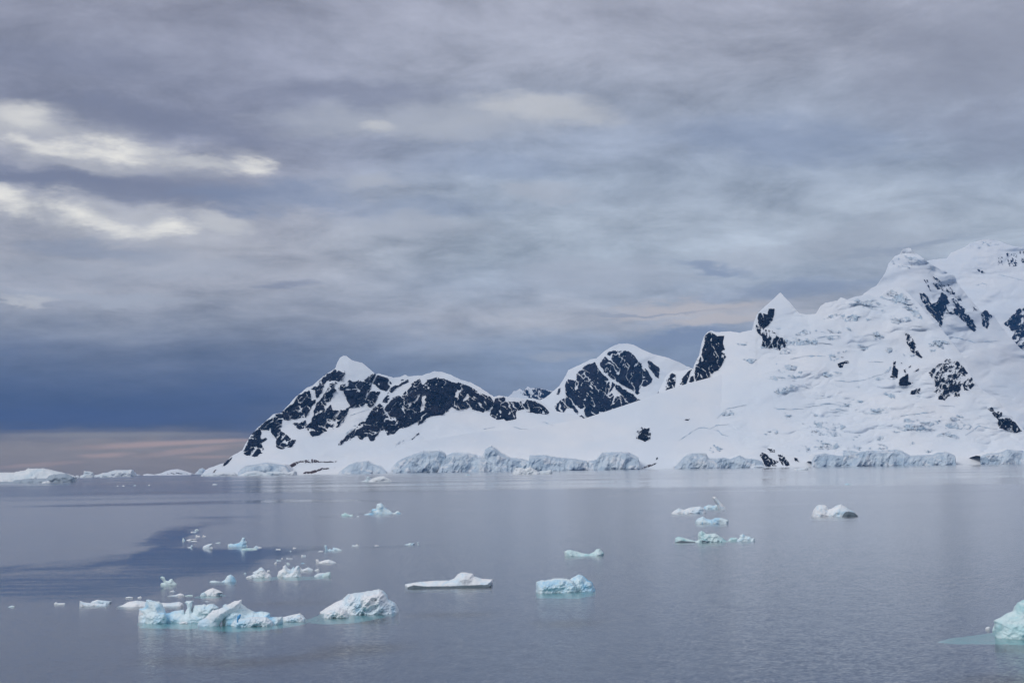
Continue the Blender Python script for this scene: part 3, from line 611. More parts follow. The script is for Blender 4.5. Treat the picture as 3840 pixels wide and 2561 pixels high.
# broken blue-grey ice and crevasses on the right mountain's glaciers
ICEP = [z5((830, 1060), (900, 1040), (1030, 1080), (980, 1130), (880, 1140)), z5((1030, 620), (1170, 578), (1280, 620), (1200, 650), (1100, 690), (960, 720)), z5((1950, 800), (2000, 755), (2015, 790)), z5((2055, 860), (2080, 775), (2190, 870), (2120, 912)),
        z5((2055, 985), (2200, 965), (2310, 1000), (2200, 1008)), z5((2090, 650), (2210, 675), (2150, 700)), z5((2130, 775), (2300, 745), (2310, 785)), z5((1910, 1120), (1990, 1050), (2100, 1060), (2060, 1140)),
        z6((1090, 748), (1200, 702), (1300, 718), (1400, 738), (1600, 735), (1625, 765), (1450, 762), (1300, 775), (1200, 805)), z6((1390, 835), (1440, 778), (1540, 788), (1645, 865), (1500, 852)), z6((1000, 905), (1080, 845), (1165, 920), (1080, 955)), z6((715, 875), (780, 828), (855, 818), (800, 885)),
        z6((425, 305), (520, 282), (585, 300), (500, 325)), z6((775, 352), (900, 368), (1005, 445), (900, 432)), z6((185, 700), (300, 715), (365, 765), (240, 745)), z6((395, 875), (545, 825), (485, 885)), z6((890, 780), (990, 770), (1010, 800), (940, 810)), z6((200, 790), (320, 800), (360, 850), (230, 840)), z6((0, 580), (100, 600), (90, 630), (10, 620)),
        z4((110, 835), (180, 802), (245, 790), (230, 832), (150, 845)), z4((295, 930), (340, 895), (405, 970), (330, 945)), z4((695, 850), (740, 795), (825, 865), (825, 905), (750, 875)), z4((165, 1165), (240, 1125), (355, 1105), (285, 1165), (200, 1245)), z4((515, 940), (600, 945), (665, 1000), (580, 1025)),
        z4((1065, 1055), (1150, 1005), (1265, 1035), (1305, 1090), (1180, 1105), (1080, 1155)), z3((1390, 975), (1480, 925), (1565, 955), (1440, 1005)), z3((1285, 1300), (1400, 1275), (1485, 1350), (1410, 1388), (1340, 1355)), z3((930, 1200), (1065, 1185), (1020, 1245)), z3((1195, 920), (1305, 895), (1265, 955)),
        z4((640, 1330), (700, 1280), (745, 1215), (740, 1270), (700, 1340)), z6((420, 1000), (540, 1050), (470, 1090))]
ICEP += [z4((330, 700), (430, 650), (600, 660), (720, 740), (640, 770), (480, 740)), z4((620, 640), (720, 566), (850, 600), (960, 720), (1040, 850), (960, 830), (820, 720)), z4((240, 800), (300, 780), (560, 830), (520, 860), (330, 860)), z4((60, 1010), (160, 985), (290, 1000), (200, 1030)),
         z4((420, 1070), (480, 1010), (520, 1100), (470, 1130)), z4((660, 1110), (740, 1090), (790, 1130), (700, 1140)), z3((880, 1060), (980, 1040), (940, 1090)), z3((1430, 1060), (1500, 1010), (1700, 1010), (1690, 1040)), z3((1180, 1250), (1300, 1230), (1260, 1270)),
         z6((560, 560), (700, 540), (880, 580), (760, 600)), z6((350, 940), (480, 920), (520, 960), (400, 980)), z6((1230, 1000), (1330, 985), (1400, 1010), (1300, 1030)), z5((1740, 640), (1900, 660), (2000, 720), (1860, 700))]
rs = np.random.RandomState(5)
for k in range(34):                                     # the broken benches of the glacier
    cx = rs.uniform(2880, 3760); cy_ = rs.uniform(1200, 1690)
    if cy_ < 1180 + max(0, cx - 3380) * 0.95: continue
    w_ = rs.uniform(25, 75); h_ = rs.uniform(6, 17); tl = rs.uniform(-0.12, 0.2)
    ICEP.append([(cx + w_ * math.cos(t_) , cy_ + h_ * math.sin(t_) - tl * w_ * math.cos(t_)) for t_ in np.linspace(0, 2 * math.pi, 9)[:-1]])
for i, q in enumerate(ICEP):
    patch('broken_ice', q, [LD, LC], ICE_FALL, Dm, snow=0.52, seed=300 + i, rag=8, nsc=.7, ang=0.2, proud=4, rough=26, step=2.0, lines=False)
for i, q in enumerate((z4((700, 330), (830, 250), (960, 280), (1040, 320), (900, 380), (760, 420)), z4((1185, 415), (1305, 445), (1315, 515), (1260, 505)), z4((1010, 470), (1040, 400), (1110, 350), (1110, 390), (1060, 440)))):
    patch('broken_ice', q, [LE1], ICE_FALL, LE1.obj, snow=0.6, seed=340 + i, rag=7, nsc=.6, ang=0.5, proud=6, rough=20)
patch('broken_ice', z4((1390, 200), (1530, 135), (1660, 125), (1700, 160), (1560, 190), (1440, 230)), [LE2], ICE_FALL, LE2.obj, snow=0.62, seed=345, rag=7, nsc=.6, ang=0.2, proud=6, rough=20)
for i, q in enumerate((z1((1340, 960), (1380, 880), (1500, 790), (1600, 730), (1560, 790), (1420, 890)), z1((1790, 980), (1880, 935), (1940, 925), (1900, 980), (1840, 995)))):
    patch('broken_ice', q, [LA], ICE_FALL, A, snow=0.62, seed=350 + i, rag=6, nsc=.5, ang=-0.7, proud=5, rough=14)

def strip(name, pts, w, layers, mat, parent, seed):
    """a crevasse: a slit of blue ice, wandering, wide in the middle and running out at both ends"""
    P = np.array(pts, float); seg = np.r_[0, np.cumsum(np.hypot(*np.diff(P, axis=0).T))]
    n = max(12, int(seg[-1] / 2.2)); u = np.linspace(0, seg[-1], n)
    x = np.interp(u, seg, P[:, 0]); y = np.interp(u, seg, P[:, 1]) + 2.2 * fbm(u / 14, u * 0 + seed, 4, seed)
    hw = w * 0.5 * (np.sin(np.linspace(0, math.pi, n)) ** 0.6) * np.clip(0.55 + 2.0 * fbm(u / 16, u * 0 + 3, 4, seed + 2), 0.02, 2.2) + 0.05
    rows = []
    for k, dd in ((-1, -0.5), (-0.3, -4.0), (0.5, -6.0), (1, -0.5)):
        Y = y + hw * k; D = surf(layers, x, Y); rows.append(at(x, Y, D + dd))
    V = np.stack(rows)
    if V[..., 1].max() > 1e6: return
    mesh_obj(name, V, grid_quads(*V.shape[:2]), mat, parent)
CR = [(z5((480, 980), (560, 930), (640, 870), (720, 830), (800, 825), (860, 840), (930, 800), (1040, 795), (1090, 785)), 5), (z5((900, 845), (960, 870), (1000, 910), (1080, 930)), 4), (z5((940, 720), (990, 670), (1050, 600), (1170, 575), (1300, 545)), 4.5),
      (z5((1640, 580), (1700, 600), (1850, 600), (2000, 595)), 4.5), (z5((1860, 590), (1960, 545), (2060, 520), (2200, 515)), 2), (z5((2010, 575), (2200, 560), (2351, 530)), 4), (z5((690, 1010), (760, 985), (840, 960)), 2.2), (z5((790, 1035), (900, 1010), (1010, 1050)), 2.6),
      (z5((1385, 850), (1385, 900), (1380, 1000), (1385, 1100)), 2.5), (z6((0, 515), (120, 490), (210, 472), (340, 505)), 3.4), (z6((260, 220), (420, 240), (600, 215), (700, 180), (800, 155)), 3.6), (z6((990, 612), (1180, 590), (1370, 565)), 3.6), (z6((1415, 505), (1500, 500), (1590, 515)), 3),
      (z6((1700, 830), (1780, 780), (1850, 725), (1960, 750), (2060, 760)), 3.6), (z6((210, 550), (300, 540), (410, 555)), 4.5), (z6((660, 700), (800, 725), (960, 730), (1100, 735)), 2.4), (z6((1220, 692), (1350, 690), (1490, 685)), 2.8), (z6((2180, 855), (2250, 880), (2340, 890)), 2.4),
      (z4((1250, 990), (1350, 1010), (1480, 1045), (1600, 1035), (1720, 1035)), 3.2), (z4((0, 1055), (100, 1055), (200, 1070)), 3), (z4((520, 1225), (600, 1224), (660, 1220)), 3), (z3((1360, 1195), (1500, 1170), (1680, 1170)), 4), (z3((1520, 1055), (1620, 1050), (1730, 1060)), 3),
      (z4((60, 1000), (160, 990), (270, 985)), 3.5), (z6((660, 560), (760, 575), (850, 570)), 2.6), (z5((1290, 805), (1380, 795), (1420, 805)), 2.4), (z5((1350, 1040), (1400, 1050)), 2.6)]
for i, (q, w) in enumerate(CR):
    if w < 3: continue
    strip('crevasse', q, w, [LD, LC, LE1, LE2], CREV, Dm, 400 + i)
for i, (q, w) in enumerate(((z4((1700, 435), (1800, 455), (1930, 490)), 2.6), (z4((1500, 530), (1550, 515), (1600, 525)), 2.4))):
    strip('crevasse', q, w, [LE2], CREV, LE2.obj, 440 + i)
for i, (q, w) in enumerate(((z2((1020, 895), (1060, 910), (1115, 930)), 2.5), (z2((760, 940), (830, 955), (890, 965)), 2.6), (z2((500, 960), (550, 950), (600, 945)), 4), (z1((1440, 725), (1530, 690), (1610, 670)), 2.4))):
    strip('crevasse', q, w, [LA, LC], CREV, A, 450 + i)

# ------------------------------------------------------------------ ice cliffs along the shore
def cliff(name, top, label, seed, D=9480, dark=ICE_CLIFF, back=420, rough=30, foot=None):
    P = np.array(top); x = np.arange(P[0, 0], P[-1, 0], 1.6)
    yt = np.interp(x, P[:, 0], P[:, 1]) + 0.9 * fbm(x / 11, x * 0 + seed, 4, seed)
    yb = shore_y(x, D - 15) + 0.5 if foot is None else np.interp(x, *foot)
    yt = np.minimum(yt, yb - 0.8)
    t = np.linspace(0, 1, 64)[:, None]
    Y = yb[None] + (yt - yb)[None] * t; X = np.broadcast_to(x, Y.shape)
    hgt = np.clip((yb - yt) / 25, 0.1, 1)[None]
    wx = X + 10 * fbm(X / 40, Y / 22, 3, seed + 11) + 0.25 * (Y - yb[None])
    cell = vn(np.floor(wx / 13 + 0.6 * fbm(X / 60, Y / 60, 2, seed)), 0 * X, seed + 6) - 0.5
    rel = 0.7 * (ridge(wx / 42, Y / 90, 3, seed, .5) - 0.5) + 0.22 * cell + 0.20 * fbm(wx / 9, Y / 14, 4, seed + 3, .6) + 0.9 * fbm(X / 70, Y / 60, 3, seed + 5)
    Dd = D + 60 * t ** 1.4 + 110 * sstep(0.82, 1.0, t + 0.12 * fbm(X / 25, Y * 0, 3, seed + 7)) - rough * 2.4 * rel * hgt * (1 - 0.5 * t)
    V = at(X, Y, Dd)
    bk = []
    topv = V[-1]
    for k, dz in ((0.05, 4), (0.2, 6), (0.5, -4), (1.0, -60)):
        p = topv.copy(); p[:, 1] += back * k; p[:, 2] += dz * hgt[0]; bk.append(p[None])
    low = V[:1].copy(); low[..., 2] = np.minimum(low[..., 2] - 6, -3)
    V = np.concatenate([low, V] + bk)
    o = mesh_obj(name, V, grid_quads(*V.shape[:2]), dark)
    o.data.materials.append(SNOW)
    mi = np.zeros(len(o.data.polygons), np.int32); ncq = len(x) - 1; mi[ncq * 63:] = 1
    o.data.polygons.foreach_set('material_index', mi)
    return tag(o, label, 'ice cliff', 'ice cliffs along the far shore')
cliff('ice_cliff', z1((450, 1228), (480, 1190), (520, 1165), (620, 1150), (700, 1135), (760, 1145), (870, 1160), (905, 1200), (930, 1228)), 'leftmost grey ice cliff at the foot of the left mountain, behind low blue bergs', 501, rough=18)
cliff('ice_cliff', z1((1340, 1225), (1430, 1155), (1500, 1130), (1590, 1125), (1640, 1150), (1700, 1170), (1760, 1215)), 'small dirty ice cliff above brown shore rocks, left of the rounded cliffs', 502, rough=16)
cliff('ice_cliff', z8((728, 268), (735, 240), (770, 200), (830, 170), (920, 140), (1010, 138), (1045, 155), (1060, 200), (1070, 262)), 'dome-shaped ice cliff with a smooth rounded crest, left of the pointed one', 503)
cliff('ice_cliff', z8((1005, 262), (1030, 205), (1060, 165), (1090, 150), (1180, 155), (1230, 165), (1290, 180), (1350, 220), (1400, 250), (1415, 264)), 'broad ice cliff sloping down to the right beside the pointed snow crest', 504, D=9450)
cliff('ice_cliff', z8((1270, 165), (1285, 128), (1320, 110), (1350, 128), (1380, 155), (1430, 180), (1500, 187), (1545, 200), (1560, 246)), 'ice cliff rising to a sharp pointed crest in the middle of the shore', 505, D=9520)
cliff('ice_cliff', z8((1535, 246), (1545, 166), (1640, 165), (1690, 175), (1790, 185), (1880, 200), (1896, 240)), 'long level ice cliff behind the low white berg, right of the pointed crest', 506)
cliff('ice_cliff', z8((1885, 244), (1893, 200), (1940, 190), (1970, 150), (2090, 145), (2140, 155), (2185, 180), (2198, 240)), 'blocky ice cliff ending at the smooth snow tongue, right end of the central row', 507)
cliff('ice_cliff', z5((425, 1308), (530, 1190), (600, 1140), (700, 1135), (810, 1140), (840, 1200), (930, 1200), (1020, 1190), (1100, 1210), (1220, 1165), (1290, 1200), (1400, 1210), (1490, 1235), (1520, 1295)), 'ice cliff with a high left shoulder, left of the black shore rocks', 508)
cliff('ice_cliff', z6((10, 1120), (50, 1040), (150, 1025), (260, 1045), (355, 1060), (361, 990), (420, 990), (520, 1010), (640, 995), (880, 990), (950, 980), (1010, 1000), (1080, 1040), (1100, 1050), (1330, 1040), (1400, 1015), (1500, 1012), (1590, 1050), (1600, 1090)), 'longest blue-grey ice cliff, right of the black shore rocks', 509)
cliff('ice_cliff', z6((1870, 1060), (1950, 1025), (2080, 1020), (2170, 980), (2351, 1000), (2450, 990)), 'rightmost pale ice cliff, cut off by the right edge of the photo', 510)

# ------------------------------------------------------------------ floating ice
BERG = mat_berg('berg_ice', (0.80, 0.94, 0.99, 1), (0.22, 0.62, 0.93, 1), 1.0)
BERG_W = mat_berg('berg_snow', (0.93, 0.96, 0.985, 1), (0.42, 0.74, 0.95, 1), 0.75)
BERG_T = mat_berg('berg_teal', (0.76, 0.92, 0.94, 1), (0.26, 0.64, 0.70, 1), 0.95)
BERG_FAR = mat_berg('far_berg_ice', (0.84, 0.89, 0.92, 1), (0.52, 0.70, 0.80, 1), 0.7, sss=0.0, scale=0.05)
BERG_GREY = mat_berg('shaded_berg_face', (0.40, 0.48, 0.56, 1), (0.30, 0.40, 0.50, 1), 0.8, sss=0.0, scale=0.06, shade_tone=(0.22, 0.28, 0.36, 1))  # front that catches less light than the top: its shade is put into the colour
BERG_DARK = mat_berg('dark_grey_berg', (0.14, 0.19, 0.23, 1), (0.08, 0.12, 0.15, 1), 0.8, sss=0.0, scale=0.6)  # dark grey of one berg face, and shade painted under two others
BLUE = mat_berg('deep_blue_ice', (0.18, 0.55, 0.90, 1), (0.06, 0.34, 0.78, 1), 0.8, sss=0.3)
SUBM = mat_berg('submerged_ice', (0.46, 0.92, 0.95, 1), (0.20, 0.70, 0.78, 1), 0.6, sss=0.0)

def berg_mesh(name, top, base, mat, parent=None, seed=0, thick=0.3, lump=0.22, rag=0.03, cells=None, dD=0.0, lean=0.0, Rk=0.75, facet=0.5, Dfix=None):
    """floating ice from its outline: a body that swells towards the waterline, in real size at its real distance"""
    P = np.array(top, float); x0, x1 = P[:, 0].min(), P[:, 0].max(); w = x1 - x0; ytop = P[:, 1].min()
    xc = 0.5 * (x0 + x1)
    Df = float(water_D(np.array(xc), np.array(float(base)))) if Dfix is None else Dfix
    pxm = Df / F; wm = w * pxm; hm = (base - ytop) * pxm
    Tm = min(thick * wm, max(1.6 * hm, 0.10 * wm))
    Dc = Df + Tm * 0.9 + dD
    ext = 1.5 * CAMH * Tm / Df / (Dc / F) + 0.25 * (base - ytop) + 2
    yb = base + ext
    poly = [(P[0, 0], yb)] + [tuple(p) for p in P] + [(P[-1, 0], yb)]
    n = len(poly)
    h = base - ytop
    st = cells if cells else float(np.clip(math.sqrt(w * (h + ext) / 9000.0), 0.35, 1.8))
    xs = np.arange(x0 - 2 * st, x1 + 2.1 * st, st); ys = np.arange(ytop - 3 * st, yb + 0.5 * st, st)
    X, Y = np.meshgrid(xs, ys)
    sc = max(w, 3 * h)
    rg = rag * max(h, 0.12 * w)
    jx = rg * fbm(X / (rg * 5), Y / (rg * 5), 4, seed + 1, .6); jy = rg * fbm(X / (rg * 5), Y / (rg * 5), 4, seed + 2, .6)
    sdv = poly_sd(poly, X + jx, Y + jy, skip={n - 1})
    R = Rk * max(h, 0.16 * w) + 1e-6
    u = np.clip(sdv / R, 0, 1)
    prof = np.sqrt(np.clip(1 - (1 - u) ** 2, 0, 1))
    q = fbm(X / (0.22 * sc), Y / (0.16 * sc), 4, seed + 3, .55) + facet * (ridge(X / (0.13 * sc) + Y / (0.2 * sc), Y / (0.12 * sc), 4, seed + 4, .6) - 0.5) * 1.1
    q2 = 0.16 * fbm(X / (0.05 * sc), Y / (0.045 * sc), 3, seed + 6, .5)
    tf = Tm * prof * np.clip(1 + lump * 1.3 * (q + q2), 0.2, 2.0)
    tb = Tm * prof * np.clip(1 + lump * 1.6 * fbm(X / (0.2 * sc), Y / (0.2 * sc), 4, seed + 8), 0.3, 2)
    zz = np.clip((base - Y) * pxm, 0, None)
    ok = sdv > 0
    pts_f = at(X, Y, np.full(X.shape, Dc))
    Vf = pts_f.copy(); Vf[..., 1] += -tf + lean * zz
    Vb = pts_f.copy(); Vb[..., 1] += tb + lean * zz
    # keep the outline as seen from the deck: slide each point along its line of sight
    Vf = at(X, Y, Vf[..., 1]); Vb[..., 2] = np.where(Vb[..., 2] > 0, Vb[..., 2] * 0.98, Vb[..., 2])
    Q = grid_quads(*X.shape)
    keep = ok.ravel()[Q].any(1)
    Q = Q[keep]
    if len(Q) < 2: return None
    # points outside the outline lie on both skins alike and are shared
    N = X.size
    sh = (~ok).ravel()
    idx_b = np.where(sh, np.arange(N), np.arange(N) + N)
    V = np.concatenate([Vf.reshape(-1, 3), Vb.reshape(-1, 3)])
    QQ = np.concatenate([Q, idx_b[Q][:, ::-1]])
    Vc, Qc = compact(V, QQ)
    return mesh_obj(name, Vc, Qc, mat, parent)

def foot_mesh(parent, pts, depth=0.35, seed=0, name='submerged_foot', Dscale=1.0):
    """the ledge of ice just under the surface: outline on the water as read from the photograph"""
    P = np.array(pts, float); D = water_D(P[:, 0], P[:, 1]); W = at(P[:, 0], P[:, 1], D)[:, :2]
    lo = W.min(0); hi = W.max(0); n = 90
    X, Y = np.meshgrid(np.linspace(lo[0] - .3, hi[0] + .3, n), np.linspace(lo[1] - .3, hi[1] + .3, n))
    s = poly_sd(W, X, Y) + 0.45 * fbm(X / 1.2, Y / 2.4, 5, seed, .6)
    wd = min(hi - lo)
    z = -0.5 * depth - 0.22 * sstep(0.6, -0.3, s) + 0.05 * fbm(X / 1.1, Y / 1.1, 4, seed + 3)
    z = np.minimum(z, -0.06)
    V = np.stack([X, Y, z], -1); Q = grid_quads(n, n); Q = Q[(s.ravel()[Q] > -0.25).all(1)]
    Vc, Qc = compact(V, Q)
    return mesh_obj(name, Vc, Qc, SUBM, parent)

_bn = [700]
def berg(name, label, cat, parts, group=None, feet=()):
    """parts: list of (part name, outline, base row, material, options). One part -> one mesh; several -> an Empty with children"""
    _bn[0] += 10
    if len(parts) == 1 and not feet:
        pn, top, base, mat, op = parts[0]
        o = berg_mesh(name, top, base, mat, None, seed=op.pop('seed', _bn[0]), **op)
    else:
        pn, top, base, mat, op = parts[0]
        xs = [p[0] for p in top]; xc = 0.5 * (min(xs) + max(xs))
        o = bpy.data.objects.new(name, None); COL.objects.link(o)
        loc = at(np.array(xc), np.array(float(base)), water_D(np.array(xc), np.array(float(base))))
        o.location = loc; o.empty_display_size = 1.0
        pm = Matrix.Translation(Vector(loc)).inverted()
        for k, (pn, top, base, mat, op) in enumerate(parts):
            c = berg_mesh(pn, top, base, mat, o, seed=op.pop('seed', _bn[0] + k), **op)
            if c: c.matrix_parent_inverse = pm
        for k, (pts, dep) in enumerate(feet):
            c = foot_mesh(o, pts, dep, _bn[0] + k); c.matrix_parent_inverse = pm
    tag(o, label, cat, group)
    return o
def by(v): return v

# --- the two big bergs in the left foreground
def Y1(y): return 2150 + y / 2.939
berg('iceberg', 'large pale blue berg with a thin pillar between two blocks, left foreground', 'iceberg', [
    ('body', y1((352, 530), (352, 480), (362, 420), (355, 395), (385, 380), (420, 375), (440, 290), (465, 285), (500, 295), (540, 305), (580, 310), (610, 330), (640, 400), (650, 432), (700, 430), (750, 410), (850, 400), (862, 440), (890, 380), (880, 340), (860, 320),
      (880, 300), (955, 298), (945, 330), (935, 400), (940, 420), (965, 350), (1000, 345), (1050, 345), (1075, 335), (1100, 350), (1130, 333), (1180, 335), (1232, 370), (1225, 410), (1190, 470), (1150, 520)), Y1(538), BERG, dict(thick=0.13, lump=0.3, Rk=0.5, cells=1.0)),
    ('ice_block', y1((425, 540), (430, 470), (460, 440), (540, 432), (640, 430), (665, 470), (660, 540)), Y1(545), BERG, dict(thick=0.30, lump=0.3, dD=-0.6)),
    ('ice_block', y1((352, 530), (350, 470), (362, 400), (400, 380), (440, 400), (450, 470), (440, 535)), Y1(536), BERG_W, dict(thick=0.4, lump=0.4, dD=-0.4)),
    ('overhang', y1((418, 380), (440, 292), (466, 286), (540, 306), (612, 332), (640, 400), (600, 396), (520, 380)), Y1(392), BERG_W, dict(thick=0.30, lump=0.4, Dfix=200.0)),
    ('ice_lump', y1((795, 545), (820, 530), (870, 528), (895, 540)), Y1(550), BERG_W, dict(thick=0.4)),
    ], feet=[(y1((360, 520), (700, 520), (1100, 520), (1100, 560), (900, 585), (700, 575), (380, 570)), 0.25)])
berg('iceberg', 'white berg with an upslanting ramp and a deep blue hollow, beside the pillared berg', 'iceberg', [
    ('body', y1((1270, 560), (1275, 400), (1282, 350), (1300, 338), (1340, 342), (1400, 345), (1490, 340), (1560, 390), (1640, 425), (1720, 415), (1800, 435), (1802, 475), (1850, 478), (1930, 475), (1942, 540)), Y1(566), BERG, dict(thick=0.22, lump=0.3, Rk=0.6, cells=1.0)),
    ('ramp', y1((1003, 560), (1010, 530), (1080, 490), (1160, 420), (1178, 396), (1195, 405), (1290, 370), (1420, 300), (1490, 290), (1486, 340), (1440, 405), (1350, 450), (1300, 490), (1262, 535), (1240, 566)), Y1(572), BERG_W, dict(thick=0.14, lump=0.32, Rk=0.35, dD=-0.5, cells=0.8)),
    ('ice_block', y1((1370, 565), (1400, 520), (1470, 505), (1600, 475), (1760, 480), (1820, 520), (1830, 560)), Y1(573), BERG_W, dict(thick=0.25, lump=0.35, dD=-0.9)),
    ('blue_hollow', y1((1434, 505), (1440, 470), (1470, 445), (1482, 455), (1468, 490), (1450, 510)), Y1(512), BLUE, dict(thick=0.3, Dfix=184.6, rag=0.05)),
    ('tail', y1((1940, 525), (1942, 480), (2000, 465), (2060, 452), (2130, 438), (2165, 460), (2192, 495), (2195, 512)), Y1(528), BERG_W, dict(thick=0.3, lump=0.35)),
    ], feet=[(y1((1010, 540), (1400, 550), (1900, 520), (2180, 490), (2360, 460), (2330, 490), (2200, 525), (1950, 570), (1700, 605), (1400, 612), (1150, 605), (1040, 585)), 0.22)])
berg('ice_floe', 'flat white floe half hidden behind the pillared berg', 'ice floe', [
    ('floe', y1((112, 366), (185, 343), (230, 315), (330, 297), (430, 308), (500, 330), (620, 322), (700, 325), (800, 310), (835, 325), (847, 348)), Y1(362), BERG_W, dict(thick=0.2, lump=0.2))])
berg('iceberg', 'knobbly white mound-shaped berg standing alone right of the two big bergs', 'iceberg', [
    ('body', y2((98, 375), (105, 352), (180, 300), (280, 260), (318, 212), (340, 215), (400, 205), (470, 190), (540, 184), (560, 178), (590, 195), (612, 222), (622, 262), (680, 285), (708, 345)), 2120 + 372 / 2.0443, BERG_W, dict(thick=0.28, lump=0.34, rag=0.06, cells=0.9, facet=0.9)),
    ('ice_block', y2((130, 395), (140, 360), (190, 340), (250, 325), (300, 345), (325, 380)), 2120 + 400 / 2.0443, BERG_W, dict(thick=0.35, lump=0.4, rag=0.06, facet=0.9)),
    ], feet=[(y2((20, 395), (110, 360), (500, 360), (660, 350), (560, 385), (350, 420), (150, 430), (50, 420)), 0.3)])
berg('ice_floe', 'long flat white floe with a rounded hump and painted shade below', 'ice floe', [
    ('floe', y2((753, 152), (757, 143), (800, 134), (870, 125), (1000, 115), (1090, 115), (1130, 100), (1160, 66), (1185, 54), (1215, 51), (1275, 64), (1282, 82), (1340, 100), (1380, 104), (1425, 105), (1428, 130), (1420, 150)), 2120 + 160 / 2.0443, BERG_W, dict(thick=0.16, lump=0.15, rag=0.02, facet=0.25, cells=0.9)),
    ('underside_shade', y2((775, 166), (820, 150), (900, 160), (1100, 158), (1330, 148), (1415, 148)), 2120 + 172 / 2.0443, BERG_DARK, dict(thick=0.05, lump=0.1))])  # shade below the floe, put in as a dark strip
berg('iceberg', 'two-lobed pale blue block right of the long flat floe', 'iceberg', [
    ('ice_block', y2((1757, 200), (1758, 150), (1760, 125), (1800, 112), (1830, 116), (1900, 100), (1960, 97), (2010, 105), (2045, 120), (2068, 160), (2070, 200)), 2120 + 207 / 2.0443, BERG, dict(thick=0.30, lump=0.26, rag=0.04, Rk=0.5)),
    ('rear_lobe', y2((1990, 200), (2000, 120), (2040, 88), (2085, 68), (2120, 80), (2150, 105), (2185, 125), (2203, 165), (2213, 192)), 2120 + 197 / 2.0443, BERG, dict(thick=0.35, lump=0.34, rag=0.05, facet=0.9)),
    ], feet=[(y2((1762, 200), (2000, 200), (2210, 190), (2200, 210), (2080, 235), (1780, 232)), 0.3)])
berg('iceberg', 'pale turquoise berg cut off by the right edge of the photo', 'iceberg', [
    ('body', y6((1470, 1080), (1462, 920), (1430, 812), (1480, 760), (1650, 680), (1700, 630), (1780, 600), (1890, 570), (1925, 450), (1980, 370), (2050, 350), (2070, 325), (2132, 310), (2300, 250), (2600, 380), (2750, 700), (2850, 1230)), 2200 + 1215 / 6.27, BERG_T, dict(thick=0.3, lump=0.24, Rk=0.55, cells=0.8)),
    ('ice_lump', y6((1385, 1022), (1392, 980), (1420, 920), (1452, 910), (1490, 940), (1500, 1030)), 2200 + 1030 / 6.27, BERG_T, dict(thick=0.5)),
    ], feet=[(y6((130, 1232), (400, 1165), (900, 1110), (1400, 1030), (1900, 1100), (2600, 1150), (2400, 1300), (1500, 1275), (800, 1285), (300, 1265)), 0.2)])
berg('ice_piece', 'small rounded ice ball floating beside the berg at the right edge', 'ice chunk', [('p', y6((1222, 1005), (1225, 970), (1250, 945), (1300, 930), (1335, 945), (1342, 1000)), 2200 + 1008 / 6.27, BERG_W, dict(thick=0.5, Rk=0.5))])

# --- right middle distance
def Y5(y): return 1830 + y / 2.6122
berg('iceberg', 'low white berg with a jagged left hump, behind the twin-humped pale one', 'iceberg', [('b', y5((308, 248), (330, 225), (380, 195), (400, 200), (430, 212), (490, 190), (590, 178), (630, 200), (652, 240)), Y5(250), BERG_W, dict(thick=0.25, lump=0.25, facet=.8))])
berg('iceberg', 'berg with a long slab tilted up like a fin', 'iceberg', [
    ('body', y5((613, 203), (630, 180), (670, 162), (720, 172), (755, 160), (790, 185), (800, 205)), Y5(205), BERG, dict(thick=0.3)),
    ('fin', y5((770, 207), (755, 165), (712, 105), (710, 86), (740, 83), (775, 125), (810, 160), (845, 205)), Y5(207), BERG_W, dict(thick=0.4, Rk=1.0, lump=0.06, facet=0.1, rag=0.015))])
berg('iceberg', 'smooth saddle-shaped pale berg below the fin-shaped one', 'iceberg', [
    ('body', y5((543, 345), (545, 320), (570, 295), (618, 275), (650, 300), (690, 308), (740, 300), (800, 310), (830, 345)), Y5(350), BERG, dict(thick=0.3, lump=0.12, facet=0.2)),
    ('end_block', y5((690, 350), (700, 312), (735, 290), (800, 292), (868, 315), (864, 345)), Y5(351), BERG, dict(thick=0.35, lump=0.12, Rk=0.4, facet=0.2))])
berg('iceberg', 'jagged greenish berg with a tall left knob and low left arm', 'iceberg', [
    ('body', y5((535, 530), (572, 508), (568, 460), (580, 430), (610, 419), (650, 447), (690, 443), (735, 443), (780, 470), (820, 500), (860, 527)), Y5(530), BERG_T, dict(thick=0.25, lump=0.34, rag=0.05, facet=1.0)),
    ('arm', y5((343, 524), (347, 488), (378, 474), (440, 490), (540, 518), (590, 505), (600, 528)), Y5(528), BERG_T, dict(thick=0.2, lump=0.25)),
    ('underside_shade', y5((346, 530), (400, 515), (540, 525), (540, 530)), Y5(531), BERG_DARK, dict(thick=0.05))])  # shade under the low arm, drawn as a dark piece
berg('iceberg', 'small spiky pale berg off the right end of the jagged greenish one', 'iceberg', [
    ('body', y5((945, 518), (950, 505), (980, 480), (970, 465), (1010, 445), (1035, 468), (1080, 475), (1090, 490), (1120, 488), (1128, 510)), Y5(520), BERG, dict(thick=0.25, lump=0.3, rag=0.05, facet=.9)),
    ('ice_lump', y5((858, 516), (885, 486), (950, 484), (965, 510)), Y5(516), BERG_T, dict(thick=0.3))])
berg('iceberg', 'white two-humped berg with a dark grey face, standing alone at right', 'iceberg', [
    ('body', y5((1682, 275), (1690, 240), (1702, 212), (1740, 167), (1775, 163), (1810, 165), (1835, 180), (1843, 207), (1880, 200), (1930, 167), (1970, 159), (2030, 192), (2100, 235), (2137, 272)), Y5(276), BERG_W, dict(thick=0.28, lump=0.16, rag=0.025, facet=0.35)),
    ('dark_face', y5((1980, 276), (2000, 245), (2018, 232), (2045, 228), (2100, 240), (2133, 270)), Y5(279), BERG_DARK, dict(thick=0.25, lump=0.1, dD=-1.5))])  # right-hand part coloured darker grey than the body
